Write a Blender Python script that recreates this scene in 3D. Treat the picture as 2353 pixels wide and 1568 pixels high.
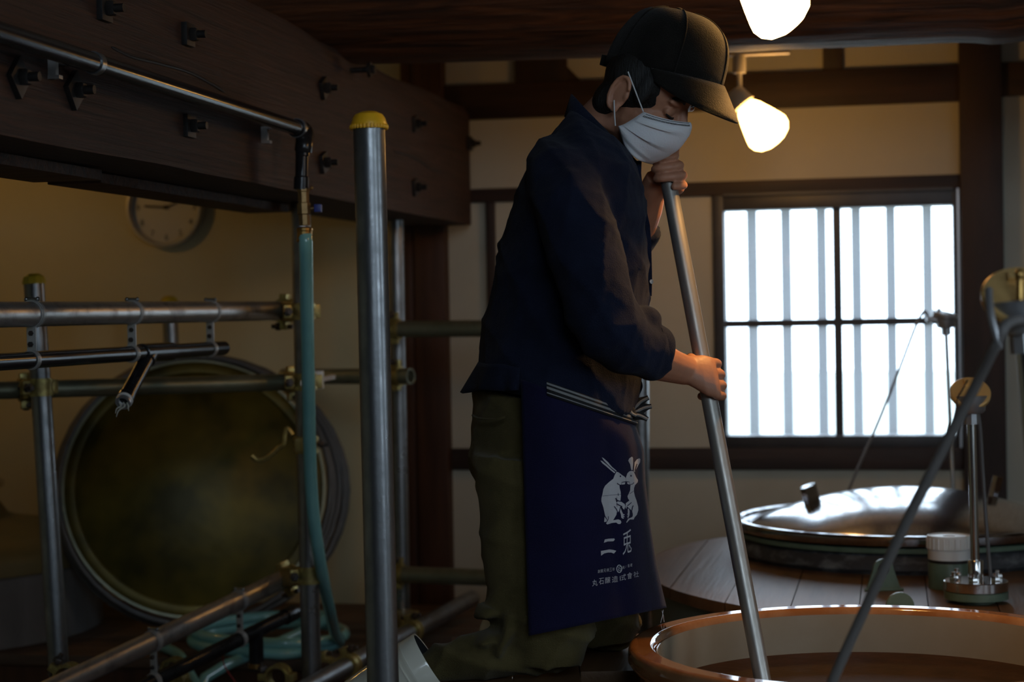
import bpy, bmesh, math, random
from mathutils import Vector, Matrix, noise
from mathutils.bvhtree import BVHTree
V = Vector
random.seed(7)
for o in list(bpy.data.objects): bpy.data.objects.remove(o)
SC = bpy.context.scene
C = SC.collection

# ------------------------------------------------------------------ camera
FPX, CX, CY = 4300.0, 1176.5, 784.0          # focal length and centre for a 2353 x 1568 frame
YAW, PITCH, ROLL = math.radians(11.5), 64.0 / 4300.0, 0.017
CAM = V((0, 0, 1.20))
_h = V((-math.sin(YAW), math.cos(YAW), 0)); _R = V((math.cos(YAW), math.sin(YAW), 0))
FW = (_h * math.cos(PITCH) - V((0, 0, 1)) * math.sin(PITCH)).normalized()
_U = _R.cross(FW)
RT = (_R * math.cos(ROLL) - _U * math.sin(ROLL)).normalized()
UP = RT.cross(FW)
cam_d = bpy.data.cameras.new('camera')
cam_d.sensor_width = 36.0; cam_d.lens = 36.0 * FPX / 2353.0
cam_d.clip_start = 0.05; cam_d.clip_end = 200
cam_d.dof.use_dof = True; cam_d.dof.focus_distance = 3.28; cam_d.dof.aperture_fstop = 4.0
cam = bpy.data.objects.new('camera', cam_d); C.objects.link(cam)
cam.matrix_world = Matrix(((RT.x, UP.x, -FW.x, CAM.x), (RT.y, UP.y, -FW.y, CAM.y), (RT.z, UP.z, -FW.z, CAM.z), (0, 0, 0, 1)))
SC.camera = cam

# ------------------------------------------------------------------ sky, daylight openings, exposure
SKY_STRENGTH = 6.4
w = bpy.data.worlds.new('sky'); SC.world = w; w.use_nodes = True
bg = w.node_tree.nodes['Background']
bg.inputs[0].default_value = (0.66, 0.83, 1.0, 1); bg.inputs[1].default_value = SKY_STRENGTH
SC.view_settings.view_transform = 'Standard'
SC.view_settings.look = 'None'
SC.view_settings.exposure = 0.0
SC.view_settings.gamma = 1.0
SC.view_settings.use_curve_mapping = False
LAMP = 30.0                                   # brightness of the lit lamp shades
def portal(name, loc, direction, sx, sz):
    l = bpy.data.lights.new(name, 'AREA'); l.shape = 'RECTANGLE'; l.size = sx; l.size_y = sz
    l.cycles.is_portal = True
    o = bpy.data.objects.new(name, l); C.objects.link(o); o.location = loc
    o.rotation_euler = V(direction).to_track_quat('-Z', 'Z').to_euler()

# pixel of the 2353 x 1568 frame -> a point in the room
def ray(px, py): return RT * ((px - CX) / FPX) + UP * ((CY - py) / FPX) + FW
def P(px, py, d): return CAM + ray(px, py) * d
def PY(px, py, y): v = ray(px, py); return CAM + v * (y / v.y)
def PX(px, py, x): v = ray(px, py); return CAM + v * (x / v.x)
def PZ(px, py, z): v = ray(px, py); return CAM + v * ((z - CAM.z) / v.z)

# ------------------------------------------------------------------ materials
MATS = {}
def M(name, col, rough=0.5, metal=0.0, col2=None, scale=(8, 8, 8), detail=6, bump=0.0, bscale=None, coat=0.0, spec=0.5, contrast=(0.35, 0.65), rough2=None, sheen=0.0, trans=0.0, sss=0.0, distort=0.0, bdist=0.004):
    m = bpy.data.materials.new(name); m.use_nodes = True; MATS[name] = m
    nt = m.node_tree; N = nt.nodes; L = nt.links
    b = N['Principled BSDF']
    b.inputs['Base Color'].default_value = (*col, 1); b.inputs['Roughness'].default_value = rough
    b.inputs['Metallic'].default_value = metal; b.inputs['Coat Weight'].default_value = coat
    b.inputs['Specular IOR Level'].default_value = spec
    b.inputs['Sheen Weight'].default_value = sheen; b.inputs['Transmission Weight'].default_value = trans
    b.inputs['Sheen Roughness'].default_value = 0.4
    if sss: b.inputs['Subsurface Weight'].default_value = sss; b.inputs['Subsurface Radius'].default_value = (0.012, 0.005, 0.003)
    tc = N.new('ShaderNodeTexCoord')
    def noise_tex(sc):
        mp = N.new('ShaderNodeMapping'); mp.inputs['Scale'].default_value = sc
        L.new(tc.outputs['Object'], mp.inputs[0])
        t = N.new('ShaderNodeTexNoise'); t.inputs['Scale'].default_value = 1.0; t.inputs['Detail'].default_value = detail
        t.inputs['Roughness'].default_value = 0.62; t.inputs['Distortion'].default_value = distort
        L.new(mp.outputs[0], t.inputs['Vector']); return t
    if col2 is not None:
        t = noise_tex(scale)
        cr = N.new('ShaderNodeValToRGB'); cr.color_ramp.elements[0].position = contrast[0]; cr.color_ramp.elements[1].position = contrast[1]
        cr.color_ramp.elements[0].color = (*col, 1); cr.color_ramp.elements[1].color = (*col2, 1)
        L.new(t.outputs['Fac'], cr.inputs[0]); L.new(cr.outputs[0], b.inputs['Base Color'])
        if rough2 is not None:
            mr = N.new('ShaderNodeMapRange'); mr.inputs['From Min'].default_value = contrast[0]; mr.inputs['From Max'].default_value = contrast[1]
            mr.inputs['To Min'].default_value = rough; mr.inputs['To Max'].default_value = rough2
            L.new(t.outputs['Fac'], mr.inputs['Value']); L.new(mr.outputs[0], b.inputs['Roughness'])
    if bump:
        t2 = noise_tex(bscale or scale)
        bp = N.new('ShaderNodeBump'); bp.inputs['Strength'].default_value = bump; bp.inputs['Distance'].default_value = bdist
        L.new(t2.outputs['Fac'], bp.inputs['Height']); L.new(bp.outputs[0], b.inputs['Normal'])
    return m
M('plaster', (0.50, 0.465, 0.37), 0.9, col2=(0.56, 0.52, 0.42), scale=(2, 2, 2), bump=0.08, bscale=(60, 60, 60))
M('plaster_olive', (0.60, 0.545, 0.335), 0.85, col2=(0.66, 0.60, 0.38), scale=(1.5, 1.5, 1.5), bump=0.05, bscale=(60, 60, 60))
M('beam_red', (0.012, 0.0048, 0.0026), 0.66, col2=(0.070, 0.027, 0.0140), scale=(110, 2.6, 110), detail=9, bump=0.8, bscale=(150, 3, 150), distort=0.9, bdist=0.006, contrast=(0.3, 0.7))
M('log_dark', (0.028, 0.012, 0.005), 0.55, spec=0.3, col2=(0.125, 0.044, 0.014), scale=(4, 55, 55), detail=9, bump=0.9, bscale=(3, 40, 40), distort=0.8, bdist=0.014, contrast=(0.36, 0.68))
M('timber', (0.020, 0.010, 0.006), 0.6, col2=(0.042, 0.019, 0.011), scale=(14, 14, 3), bump=0.5, bscale=(40, 40, 5))
M('timber_h', (0.020, 0.010, 0.006), 0.6, col2=(0.050, 0.023, 0.013), scale=(2, 20, 20), bump=0.5, bscale=(4, 45, 45))
M('post_brown', (0.045, 0.016, 0.006), 0.55, col2=(0.085, 0.032, 0.012), scale=(30, 30, 1.5), bump=0.4, bscale=(60, 60, 4))
M('floor_wood', (0.060, 0.036, 0.022), 0.6, col2=(0.115, 0.070, 0.042), scale=(2, 18, 18), bump=0.5, bscale=(4, 40, 40))
M('deck_wood', (0.095, 0.048, 0.021), 0.45, spec=0.3, col2=(0.165, 0.090, 0.042), scale=(16, 1.6, 16), bump=0.35, bscale=(60, 3, 60))
M('frame_dark', (0.030, 0.028, 0.030), 0.45, col2=(0.05, 0.045, 0.045), scale=(10, 10, 10))
M('galv', (0.30, 0.305, 0.31), 0.27, 0.88, col2=(0.20, 0.205, 0.21), scale=(14, 14, 14), bump=0.08, bscale=(90, 90, 90), rough2=0.40)
M('galv_worn', (0.50, 0.48, 0.46), 0.34, 0.8, col2=(0.22, 0.20, 0.19), scale=(40, 12, 12), bump=0.15, bscale=(90, 60, 60), rough2=0.5, contrast=(0.5, 0.72))
M('galv_green', (0.20, 0.21, 0.14), 0.42, 0.6, col2=(0.26, 0.26, 0.18), scale=(20, 8, 20), bump=0.1, bscale=(60, 60, 60))
M('clamp_zinc', (0.50, 0.42, 0.15), 0.28, 0.7, col2=(0.30, 0.22, 0.08), scale=(60, 60, 60), rough2=0.5)
M('steel_dark', (0.06, 0.06, 0.065), 0.45, 0.7, col2=(0.12, 0.09, 0.07), scale=(40, 40, 40))
M('iron_black', (0.014, 0.013, 0.013), 0.55, 0.3, col2=(0.03, 0.024, 0.02), scale=(50, 50, 50))
M('pvc_black', (0.012, 0.012, 0.0135), 0.2, 0.0, spec=0.35, col2=(0.02, 0.02, 0.022), scale=(30, 30, 30), bump=0.05, bscale=(60, 60, 60))
M('brass', (0.55, 0.33, 0.10), 0.3, 1.0, col2=(0.30, 0.17, 0.06), scale=(60, 60, 60), rough2=0.45)
M('brass_dull', (0.22, 0.14, 0.06), 0.45, 0.8, col2=(0.35, 0.22, 0.09), scale=(60, 60, 60))
M('handle_blue', (0.03, 0.05, 0.28), 0.4)
M('hose_teal', (0.20, 0.50, 0.51), 0.16, col2=(0.25, 0.58, 0.58), scale=(8, 8, 8), sss=0.0, coat=0.4)
M('hose_grey', (0.085, 0.082, 0.078), 0.38, col2=(0.12, 0.115, 0.11), scale=(20, 20, 20))
M('cap_yellow', (0.90, 0.45, 0.015), 0.4)
M('cap_olive', (0.50, 0.38, 0.02), 0.45)
M('lid_olive', (0.045, 0.037, 0.004), 0.40, 0.3, col2=(0.16, 0.115, 0.012), scale=(4, 4, 4), detail=3, bump=0.9, bscale=(5, 5, 5), spec=0.3)
M('tank_green', (0.10, 0.10, 0.045), 0.4, col2=(0.17, 0.13, 0.05), scale=(3, 3, 3))
M('tank_grey', (0.12, 0.12, 0.12), 0.5, col2=(0.19, 0.19, 0.19), scale=(9, 9, 2))
M('tank_side', (0.13, 0.14, 0.11), 0.6, col2=(0.18, 0.19, 0.15), scale=(6, 6, 3))
M('green_paint', (0.085, 0.135, 0.090), 0.4, col2=(0.13, 0.185, 0.13), scale=(20, 20, 20), bump=0.1, bscale=(60, 60, 60))
M('tar', (0.035, 0.035, 0.038), 0.6, col2=(0.16, 0.17, 0.17), scale=(14, 14, 30), bump=0.8, bscale=(40, 40, 40), contrast=(0.5, 0.7))
M('stainless', (0.60, 0.59, 0.60), 0.15, 1.0, col2=(0.48, 0.47, 0.48), scale=(120, 6, 120), bump=0.03, bscale=(200, 10, 200))
M('stainless_bolt', (0.66, 0.64, 0.62), 0.18, 1.0)
M('pole_alu', (0.50, 0.48, 0.44), 0.36, 0.75, col2=(0.40, 0.38, 0.34), scale=(60, 60, 4), rough2=0.45)
M('enamel_brown', (0.25, 0.105, 0.040), 0.07, col2=(0.38, 0.21, 0.115), scale=(7, 7, 7), coat=0.5, contrast=(0.42, 0.66))
M('enamel_cream', (0.33, 0.285, 0.21), 0.22, col2=(0.29, 0.24, 0.165), scale=(5, 5, 5), coat=0.3)
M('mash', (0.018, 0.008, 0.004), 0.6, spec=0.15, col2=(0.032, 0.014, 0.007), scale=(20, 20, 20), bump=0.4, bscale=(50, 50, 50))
M('plastic_white', (0.80, 0.79, 0.75), 0.35, trans=0.0, sss=0.15)
M('clock_face', (0.62, 0.60, 0.52), 0.35, coat=0.5)
M('clock_rim', (0.55, 0.53, 0.50), 0.3, 0.7)
M('shirt', (0.0085, 0.0115, 0.027), 0.92, col2=(0.013, 0.017, 0.038), scale=(14, 14, 14), bump=0.55, bscale=(420, 420, 420), spec=0.15, sheen=0.06)
M('shirt_in', (0.11, 0.13, 0.18), 0.9, spec=0.2)
M('trousers', (0.075, 0.058, 0.020), 0.9, col2=(0.120, 0.094, 0.036), scale=(9, 9, 9), bump=0.5, bscale=(380, 380, 380), spec=0.2, sheen=0.1)
M('apron', (0.0065, 0.006, 0.030), 0.85, col2=(0.009, 0.008, 0.040), scale=(10, 10, 10), bump=0.4, bscale=(400, 400, 400), spec=0.2, sheen=0.08)
M('apron_print', (0.52, 0.51, 0.52), 0.7)
M('print_line', (0.012, 0.012, 0.05), 0.8)
M('belt_black', (0.012, 0.012, 0.013), 0.85, bump=0.5, bscale=(300, 300, 300))
M('belt_white', (0.24, 0.24, 0.235), 0.85, bump=0.5, bscale=(500, 500, 500))
M('cap_cloth', (0.010, 0.0085, 0.007), 0.9, col2=(0.016, 0.0135, 0.0105), scale=(30, 30, 30), bump=0.6, bscale=(420, 420, 420), sheen=0.12, spec=0.15)
M('skin', (0.46, 0.21, 0.125), 0.5, col2=(0.52, 0.24, 0.14), scale=(30, 30, 30), bump=0.12, bscale=(160, 160, 160), sss=0.08)
M('hair', (0.008, 0.007, 0.006), 0.5, bump=0.8, bscale=(300, 300, 40))
M('mask_white', (0.78, 0.78, 0.80), 0.8, bump=0.2, bscale=(300, 300, 300), sss=0.1)
M('elastic', (0.7, 0.7, 0.7), 0.7)
M('boot_white', (0.75, 0.73, 0.62), 0.14, coat=0.5)
M('boot_in', (0.02, 0.02, 0.022), 0.8)
M('track_white', (0.55, 0.50, 0.42), 0.5)
M('lamp_white', (0.60, 0.56, 0.50), 0.45)
M('cable', (0.15, 0.135, 0.125), 0.5)
M('link_grey', (0.46, 0.45, 0.43), 0.4, 0.35, col2=(0.36, 0.35, 0.33), scale=(40, 40, 40))
M('lamplit_alu', (0.78, 0.50, 0.19), 0.36, 0.35)  # amber reflection of the lamp put into the base colour
M('alu_grey', (0.45, 0.45, 0.46), 0.38, 0.75)
M('wire_red', (0.35, 0.02, 0.02), 0.5)
M('slat_grey', (0.13, 0.135, 0.15), 0.8, col2=(0.20, 0.205, 0.22), scale=(10, 10, 2))
M('outdoor', (0.42, 0.44, 0.38), 0.9, col2=(0.50, 0.50, 0.46), scale=(1, 1, 1))
M('frayed', (0.50, 0.48, 0.40), 0.8)
def emit(name, col, s):
    m = bpy.data.materials.new(name); m.use_nodes = True; MATS[name] = m
    nt = m.node_tree; b = nt.nodes['Principled BSDF']
    b.inputs['Base Color'].default_value = (0.8, 0.78, 0.7, 1)
    b.inputs['Emission Color'].default_value = (*col, 1); b.inputs['Emission Strength'].default_value = s
emit('lamp_glow', (1.0, 0.52, 0.14), LAMP)
emit('lamp_glow_wall', (1.0, 0.50, 0.12), LAMP * 0.75)
emit('lamp_glow_soft', (1.0, 0.52, 0.12), LAMP * 1.0)
emit('lamp_glow_dim', (1.0, 0.60, 0.22), LAMP * 0.25)
m = bpy.data.materials.new('hazy_glass'); m.use_nodes = True; MATS['hazy_glass'] = m
nt = m.node_tree; N = nt.nodes; L = nt.links; N.remove(N['Principled BSDF']); out = N['Material Output']
tr = N.new('ShaderNodeBsdfTransparent'); tl = N.new('ShaderNodeBsdfTranslucent'); gl = N.new('ShaderNodeBsdfGlossy')
tl.inputs[0].default_value = (0.9, 0.93, 1, 1); gl.inputs['Roughness'].default_value = 0.05
m1 = N.new('ShaderNodeMixShader'); m1.inputs[0].default_value = 0.10; L.new(tr.outputs[0], m1.inputs[1]); L.new(tl.outputs[0], m1.inputs[2])
m2 = N.new('ShaderNodeMixShader'); m2.inputs[0].default_value = 0.05; L.new(m1.outputs[0], m2.inputs[1]); L.new(gl.outputs[0], m2.inputs[2])
L.new(m2.outputs[0], out.inputs['Surface'])

# ------------------------------------------------------------------ object helpers
def rootloc(o):
    while o.parent: o = o.parent
    return o.location.copy()
def thing(name, label, cat, loc, group=None):
    o = bpy.data.objects.new(name, None); C.objects.link(o); o.location = loc; o.empty_display_size = 0.05
    o['label'] = label; o['category'] = cat
    if group: o['group'] = group
    return o
def mk(bm):
    bmesh.ops.recalc_face_normals(bm, faces=bm.faces)
    me = bpy.data.meshes.new('m'); bm.to_mesh(me); bm.free(); return me
def put(name, me, mat, parent=None, loc=None, flat=False, sharp=38):
    if isinstance(me, bmesh.types.BMesh): me = mk(me)
    me.name = name
    if not flat and len(me.polygons):
        me.polygons.foreach_set('use_smooth', [True] * len(me.polygons)); me.set_sharp_from_angle(angle=math.radians(sharp))
    o = bpy.data.objects.new(name, me); C.objects.link(o)
    if not me.materials: me.materials.append(MATS[mat])
    if parent is not None:
        me.transform(Matrix.Translation(-rootloc(parent))); o.parent = parent
    elif loc is not None:
        me.transform(Matrix.Translation(-V(loc))); o.location = loc
    return o
def single(name, me, mat, label, cat, loc, group=None, **k):
    o = put(name, me, mat, None, loc, **k); o['label'] = label; o['category'] = cat
    if group: o['group'] = group
    return o
def struct(name, me, mat, label=None, loc=(0, 0, 0), parent=None, **k):
    o = put(name, me, mat, parent, None if parent else loc, **k)
    if parent is None:
        o['kind'] = 'structure'
        if label: o['label'] = label
    return o
def sroot(name, label, loc=(0, 0, 0)):
    o = bpy.data.objects.new(name, None); C.objects.link(o); o.location = loc; o['kind'] = 'structure'; o['label'] = label; return o
def BM(): return bmesh.new()
def perp(d):
    d = d.normalized(); a = V((0, 0, 1)) if abs(d.z) < 0.9 else V((1, 0, 0))
    x = d.cross(a).normalized(); return x, d.cross(x).normalized()
def ring_faces(bm, A, B):
    n = len(A)
    for i in range(n): bm.faces.new((A[i], A[(i + 1) % n], B[(i + 1) % n], B[i]))
def tube(bm, pts, rad, n=16, cap=True):
    k = len(pts); rad = rad if isinstance(rad, (list, tuple)) else [rad] * k
    T = []
    for i in range(k):
        t = (pts[min(i + 1, k - 1)] - pts[max(i - 1, 0)]); T.append(t.normalized())
    x, y = perp(T[0]); prev = None; first = None
    for i in range(k):
        x = (x - T[i] * x.dot(T[i])).normalized(); y = T[i].cross(x)
        R = [bm.verts.new(pts[i] + (x * math.cos(2 * math.pi * j / n) + y * math.sin(2 * math.pi * j / n)) * rad[i]) for j in range(n)]
        if prev: ring_faces(bm, prev, R)
        else: first = R
        prev = R
    if cap: bm.faces.new(first[::-1]); bm.faces.new(prev)
    return bm
def lathe(bm, o, ax, prof, n=32, x=None, closed=False):
    ax = ax.normalized()
    if x is None: x, y = perp(ax)
    else: x = (x - ax * x.dot(ax)).normalized(); y = ax.cross(x)
    rings = []
    for (r, h) in prof:
        if r < 1e-6: rings.append([bm.verts.new(o + ax * h)])
        else: rings.append([bm.verts.new(o + ax * h + (x * math.cos(2 * math.pi * j / n) + y * math.sin(2 * math.pi * j / n)) * r) for j in range(n)])
    pairs = list(zip(rings, rings[1:])) + ([(rings[-1], rings[0])] if closed else [])
    for A, B in pairs:
        if len(A) == 1 and len(B) == 1: continue
        if len(A) == 1:
            for j in range(n): bm.faces.new((A[0], B[(j + 1) % n], B[j]))
        elif len(B) == 1:
            for j in range(n): bm.faces.new((A[j], A[(j + 1) % n], B[0]))
        else: ring_faces(bm, A, B)
    return bm
def ring(bm, o, ax, ri, ro, h, n=24):
    return lathe(bm, o, ax, [(ri, -h), (ro, -h), (ro, h), (ri, h)], n, closed=True)
def box(bm, c, ex, ey, ez, bev=0.0):
    vs = [bm.verts.new(c + ex * a + ey * b + ez * d) for a in (-1, 1) for b in (-1, 1) for d in (-1, 1)]
    fs = [bm.faces.new([vs[i] for i in q]) for q in ((0, 1, 3, 2), (4, 6, 7, 5), (0, 4, 5, 1), (2, 3, 7, 6), (0, 2, 6, 4), (1, 5, 7, 3))]
    if bev:
        es = list({e for f in fs for e in f.edges})
        bmesh.ops.bevel(bm, geom=es, offset=bev, segments=2, affect='EDGES', profile=0.6)
    return bm
def bx(bm, x0, x1, y0, y1, z0, z1, bev=0.0):
    return box(bm, V(((x0 + x1) / 2, (y0 + y1) / 2, (z0 + z1) / 2)), V(((x1 - x0) / 2, 0, 0)), V((0, (y1 - y0) / 2, 0)), V((0, 0, (z1 - z0) / 2)), bev)
def prism(bm, pts, d):
    A = [bm.verts.new(p) for p in pts]; B = [bm.verts.new(p + d) for p in pts]
    ring_faces(bm, A, B); bm.faces.new(A[::-1]); bm.faces.new(B); return bm
def cat(pts, n=8):
    out = []
    for i in range(len(pts) - 1):
        p0, p1, p2, p3 = pts[max(i - 1, 0)], pts[i], pts[i + 1], pts[min(i + 2, len(pts) - 1)]
        for j in range(n):
            t = j / n
            out.append(0.5 * ((2 * p1) + (p2 - p0) * t + (2 * p0 - 5 * p1 + 4 * p2 - p3) * t * t + (3 * p1 - p0 - 3 * p2 + p3) * t ** 3))
    out.append(pts[-1].copy()); return out
def nut(bm, c, ax, r, h): return lathe(bm, c, ax, [(0, 0), (r, 0), (r, h * 0.8), (r * 0.85, h), (0, h)], 6)
def sphere(bm, c, ex, ey, ez, nu=20, nv=12):
    R = []
    for i in range(1, nv):
        a = math.pi * i / nv
        R.append([bm.verts.new(c + ez * math.cos(a) + (ex * math.cos(2 * math.pi * j / nu) + ey * math.sin(2 * math.pi * j / nu)) * math.sin(a)) for j in range(nu)])
    t = bm.verts.new(c + ez); b = bm.verts.new(c - ez)
    for A, B in zip(R, R[1:]): ring_faces(bm, A, B)
    for j in range(nu):
        bm.faces.new((t, R[0][(j + 1) % nu], R[0][j])); bm.faces.new((b, R[-1][j], R[-1][(j + 1) % nu]))
    return bm
def loft(bm, secs, n=28, sq=2.0):
    """secs: (centre, half axis 1, half axis 2); closed tube of (super)ellipses"""
    prev = None
    for c, a, b in secs:
        R = []
        for j in range(n):
            t = 2 * math.pi * j / n; ct, st = math.cos(t), math.sin(t)
            R.append(bm.verts.new(c + a * math.copysign(abs(ct) ** (2 / sq), ct) + b * math.copysign(abs(st) ** (2 / sq), st)))
        if prev: ring_faces(bm, prev, R)
        else: bm.faces.new(R[::-1])
        prev = R
    bm.faces.new(prev); return bm
def sec(xb, yb, xf, yf, d, dz, tilt=0.0):
    """body section from a back pixel to a front pixel at depth d, half thickness dz (m)"""
    a, b = P(xb, yb, d + tilt), P(xf, yf, d - tilt)
    return ((a + b) / 2, (b - a) / 2, FW * dz)
def fuse(bm, vox, it=4, fac=0.5):
    me = mk(bm); o = bpy.data.objects.new('tmp', me); C.objects.link(o)
    r = o.modifiers.new('r', 'REMESH'); r.mode = 'VOXEL'; r.voxel_size = vox; r.adaptivity = 0.0
    if it: s = o.modifiers.new('s', 'SMOOTH'); s.factor = fac; s.iterations = it
    bpy.context.view_layer.update()
    res = bpy.data.meshes.new_from_object(o.evaluated_get(bpy.context.evaluated_depsgraph_get()))
    bpy.data.objects.remove(o); bpy.data.meshes.remove(me); return res
def displace(me, f):
    nor = [v.normal.copy() for v in me.vertices]
    for v, n in zip(me.vertices, nor): v.co = v.co + n * f(v.co, n)
    me.update()
def clone(root, off, label=None):
    r = root.copy(); C.objects.link(r); r.location = root.location + off
    if label: r['label'] = label
    for ch in root.children:
        c = ch.copy(); C.objects.link(c); c.parent = r
        for g in ch.children:
            q = g.copy(); C.objects.link(q); q.parent = c
    return r
X_, Y_, Z_ = V((1, 0, 0)), V((0, 1, 0)), V((0, 0, 1))
# ================================================================== THE ROOM
YW = 5.90                                     # front face of the timbers on the far wall
XL, XR, YF, ZC = -3.6, 2.6, -1.5, 3.4
wx0, wx1 = PY(1640, 740, YW).x, PY(2207, 740, YW).x
wz0, wz1 = PY(1920, 1030, YW).z, PY(1920, 441, YW).z
XB = PY(1085, 400, YW).x                       # right face of the big squared beam
xF0, xF1 = PY(935, 800, YW).x, PY(1030, 800, YW).x
bm = BM(); bx(bm, XL, XR, YF, YW + 0.2, -0.12, 0.0); struct('floor', bm, 'floor_wood', 'dark wooden floor of the brewery loft')
bm = BM(); yp = YW + 0.03
bx(bm, xF1 - 0.02, wx0, yp, yp + 0.12, 0, ZC); bx(bm, wx1, XR, yp, yp + 0.12, 0, ZC)
bx(bm, wx0, wx1, yp, yp + 0.12, 0, wz0); bx(bm, wx0, wx1, yp, yp + 0.12, wz1, ZC)
struct('wall_back', bm, 'plaster', 'plastered half-timbered wall with the window', flat=True)
bm = BM(); bx(bm, XL, xF1 - 0.02, yp, yp + 0.12, 0, ZC); struct('wall_left_back', bm, 'plaster_olive', 'olive plaster wall under the beam with the clock', flat=True)
bm = BM(); bx(bm, XL - 0.12, XL, YF, YW + 0.15, 0, ZC); struct('wall_left', bm, 'plaster_olive', 'left plaster wall', flat=True)
W4 = (0.2, 2.3, 1.95, 3.25)
bm = BM(); bx(bm, XL - 0.12, W4[0], YF - 0.12, YF, 0, ZC); bx(bm, W4[1], XR + 0.12, YF - 0.12, YF, 0, ZC); bx(bm, W4[0], W4[1], YF - 0.12, YF, 0, W4[2]); bx(bm, W4[0], W4[1], YF - 0.12, YF, W4[3], ZC); struct('wall_front', bm, 'timber', 'dark boarded wall behind the viewer', flat=True)
bm = BM(); bx(bm, XL - 0.12, XR + 0.12, YF - 0.12, YW + 0.15, ZC, ZC + 0.1); struct('ceiling', bm, 'log_dark', 'dark boarded ceiling', flat=True)
W2 = [(-0.1, 0.95), (2.35, 2.85)]; WZ = (0.9, 2.0)
bm = BM(); bx(bm, XR, XR + 0.12, YF, YW + 0.15, 0, WZ[0]); bx(bm, XR, XR + 0.12, YF, YW + 0.15, WZ[1], ZC)
ys = [YF, W2[0][0], W2[0][1], W2[1][0], W2[1][1], YW + 0.15]
for i in (0, 2, 4): bx(bm, XR, XR + 0.12, ys[i], ys[i + 1], *WZ)
struct('wall_right', bm, 'plaster', 'right plaster wall with two windows', flat=True)
bm = BM(); bx(bm, -30, 30, -30, 60, -0.9, -0.8); struct('ground', bm, 'outdoor', 'pale ground outside the building', flat=True)

# timbers on the far wall
def timber(n, x0, x1, z0, z1, mat, label, dy=0.0, th=0.12):
    bm = BM(); bx(bm, x0, x1, YW + dy, YW + th, z0, z1, 0.004); return struct('trim_%d' % n, bm, mat, label)
zA1, zA0 = PY(1896, 160, YW).z, PY(1700, 251, YW).z
zB1, zB0 = PY(1700, 415, YW).z, wz1
zC1, zC0 = wz0, PY(1600, 1081, YW).z
xD0, xD1 = PY(2210, 700, YW).x, PY(2308, 700, YW).x
timber(1, xF1, xD0, zA0, zA1, 'timber_h', 'long dark tie rail high on the back wall')
timber(2, xF1, xD0, zB0, zB1, 'timber_h', 'dark rail over the window', 0.01)
timber(3, xF1, xD0, zC0, zC1, 'timber_h', 'dark rail under the window', 0.01)
timber(4, xD0, xD1, 0, ZC, 'timber', 'dark post right of the window', -0.02)
timber(5, xD1, XR, zA0 + 0.01, zA1, 'timber_h', 'dark tie rail right of the post')
xs = PY(958, 800, YW).x
r = sroot('trim_6', 'reddish-brown post under the end of the big beam', (0, 0, 0))
for x0, x1 in ((xF0, xs - 0.002), (xs + 0.002, xF1)):
    bm = BM(); bx(bm, x0, x1, YW - 0.03, YW + 0.1, 0.0, ZC, 0.004); struct('board', bm, 'post_brown', parent=r)
timber(7, PY(1116, 600, YW).x, PY(1136, 600, YW).x, zC1, zB0, 'timber', 'thin dark strut beside the brown post', 0.01)
for n, (a, b_) in enumerate(((1180, 1300), (1890, 1937), (2233, 2292))):
    timber(8 + n, PY(a, 130, YW).x, PY(b_, 130, YW).x, zA1, ZC, 'timber', ('broad dark strut above the tie rail, left', 'narrow dark strut above the tie rail', 'dark strut above the tie rail by the right post')[n], 0.01)
# diagonal shadow built as a dark wedge between log and rail
bm = BM(); p0, p1 = PY(1140, 130, YW), PY(1262, 186, YW)
prism(bm, [V((p0.x, YW + 0.012, zA1 + 0.12)), V((p1.x, YW + 0.012, zA1)), V((p1.x + 0.1, YW + 0.012, zA1)), V((p0.x + 0.12, YW + 0.012, zA1 + 0.16))], V((0, 0.1, 0))); struct('trim_11', bm, 'timber', 'dark wedge built for the diagonal shadow above the tie rail')

# window with slats outside
yg = YW + 0.055
win = sroot('window_1', 'four-pane window with dark frame and upright slats outside', (wx0, YW, wz0))
px0, px1, pz0, pz1 = PY(1668, 740, yg).x, PY(2192, 740, yg).x, PY(1920, 1000, yg).z, PY(1920, 479, yg).z
mx, mz = PY(1926, 740, yg).x, PY(1920, 741, yg).z
for nm, (a, b_, c, d) in (('jamb', (wx0, px0, wz0, wz1)), ('jamb', (px1, wx1 - 0.006, wz0, wz1)), ('frame_head', (px0, px1, pz1, wz1)), ('frame_sill', (px0, px1, wz0, pz0))):
    bm = BM(); bx(bm, a, b_, YW + 0.012, YW + 0.11, c, d, 0.002); struct(nm, bm, 'frame_dark', parent=win)
bm = BM(); bx(bm, wx1 - 0.006, wx1, YW - 0.004, YW + 0.05, wz0, wz1); struct('rail', bm, 'alu_grey', parent=win)
bm = BM(); bx(bm, px0, px1, YW - 0.002, YW + 0.02, wz1 - 0.004, wz1 + 0.004); struct('rail', bm, 'frame_dark', parent=win)
bm = BM(); bx(bm, mx - 0.0125, mx + 0.0125, yg - 0.012, yg + 0.012, pz0, pz1); struct('muntin', bm, 'frame_dark', parent=win)
for a, b_ in ((px0, mx - 0.008), (mx + 0.008, px1)):
    bm = BM(); bx(bm, a, b_, yg - 0.011, yg + 0.011, mz - 0.0105, mz + 0.0105); struct('muntin', bm, 'frame_dark', parent=win)
for a, b_ in ((px0, mx - 0.008), (mx + 0.008, px1)):
    for c, d in ((pz0, mz - 0.0055), (mz + 0.0055, pz1)):
        bm = BM(); bx(bm, a, b_, yg - 0.0015, yg + 0.0015, c, d); struct('pane', bm, 'hazy_glass', parent=win, flat=True)
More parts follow.
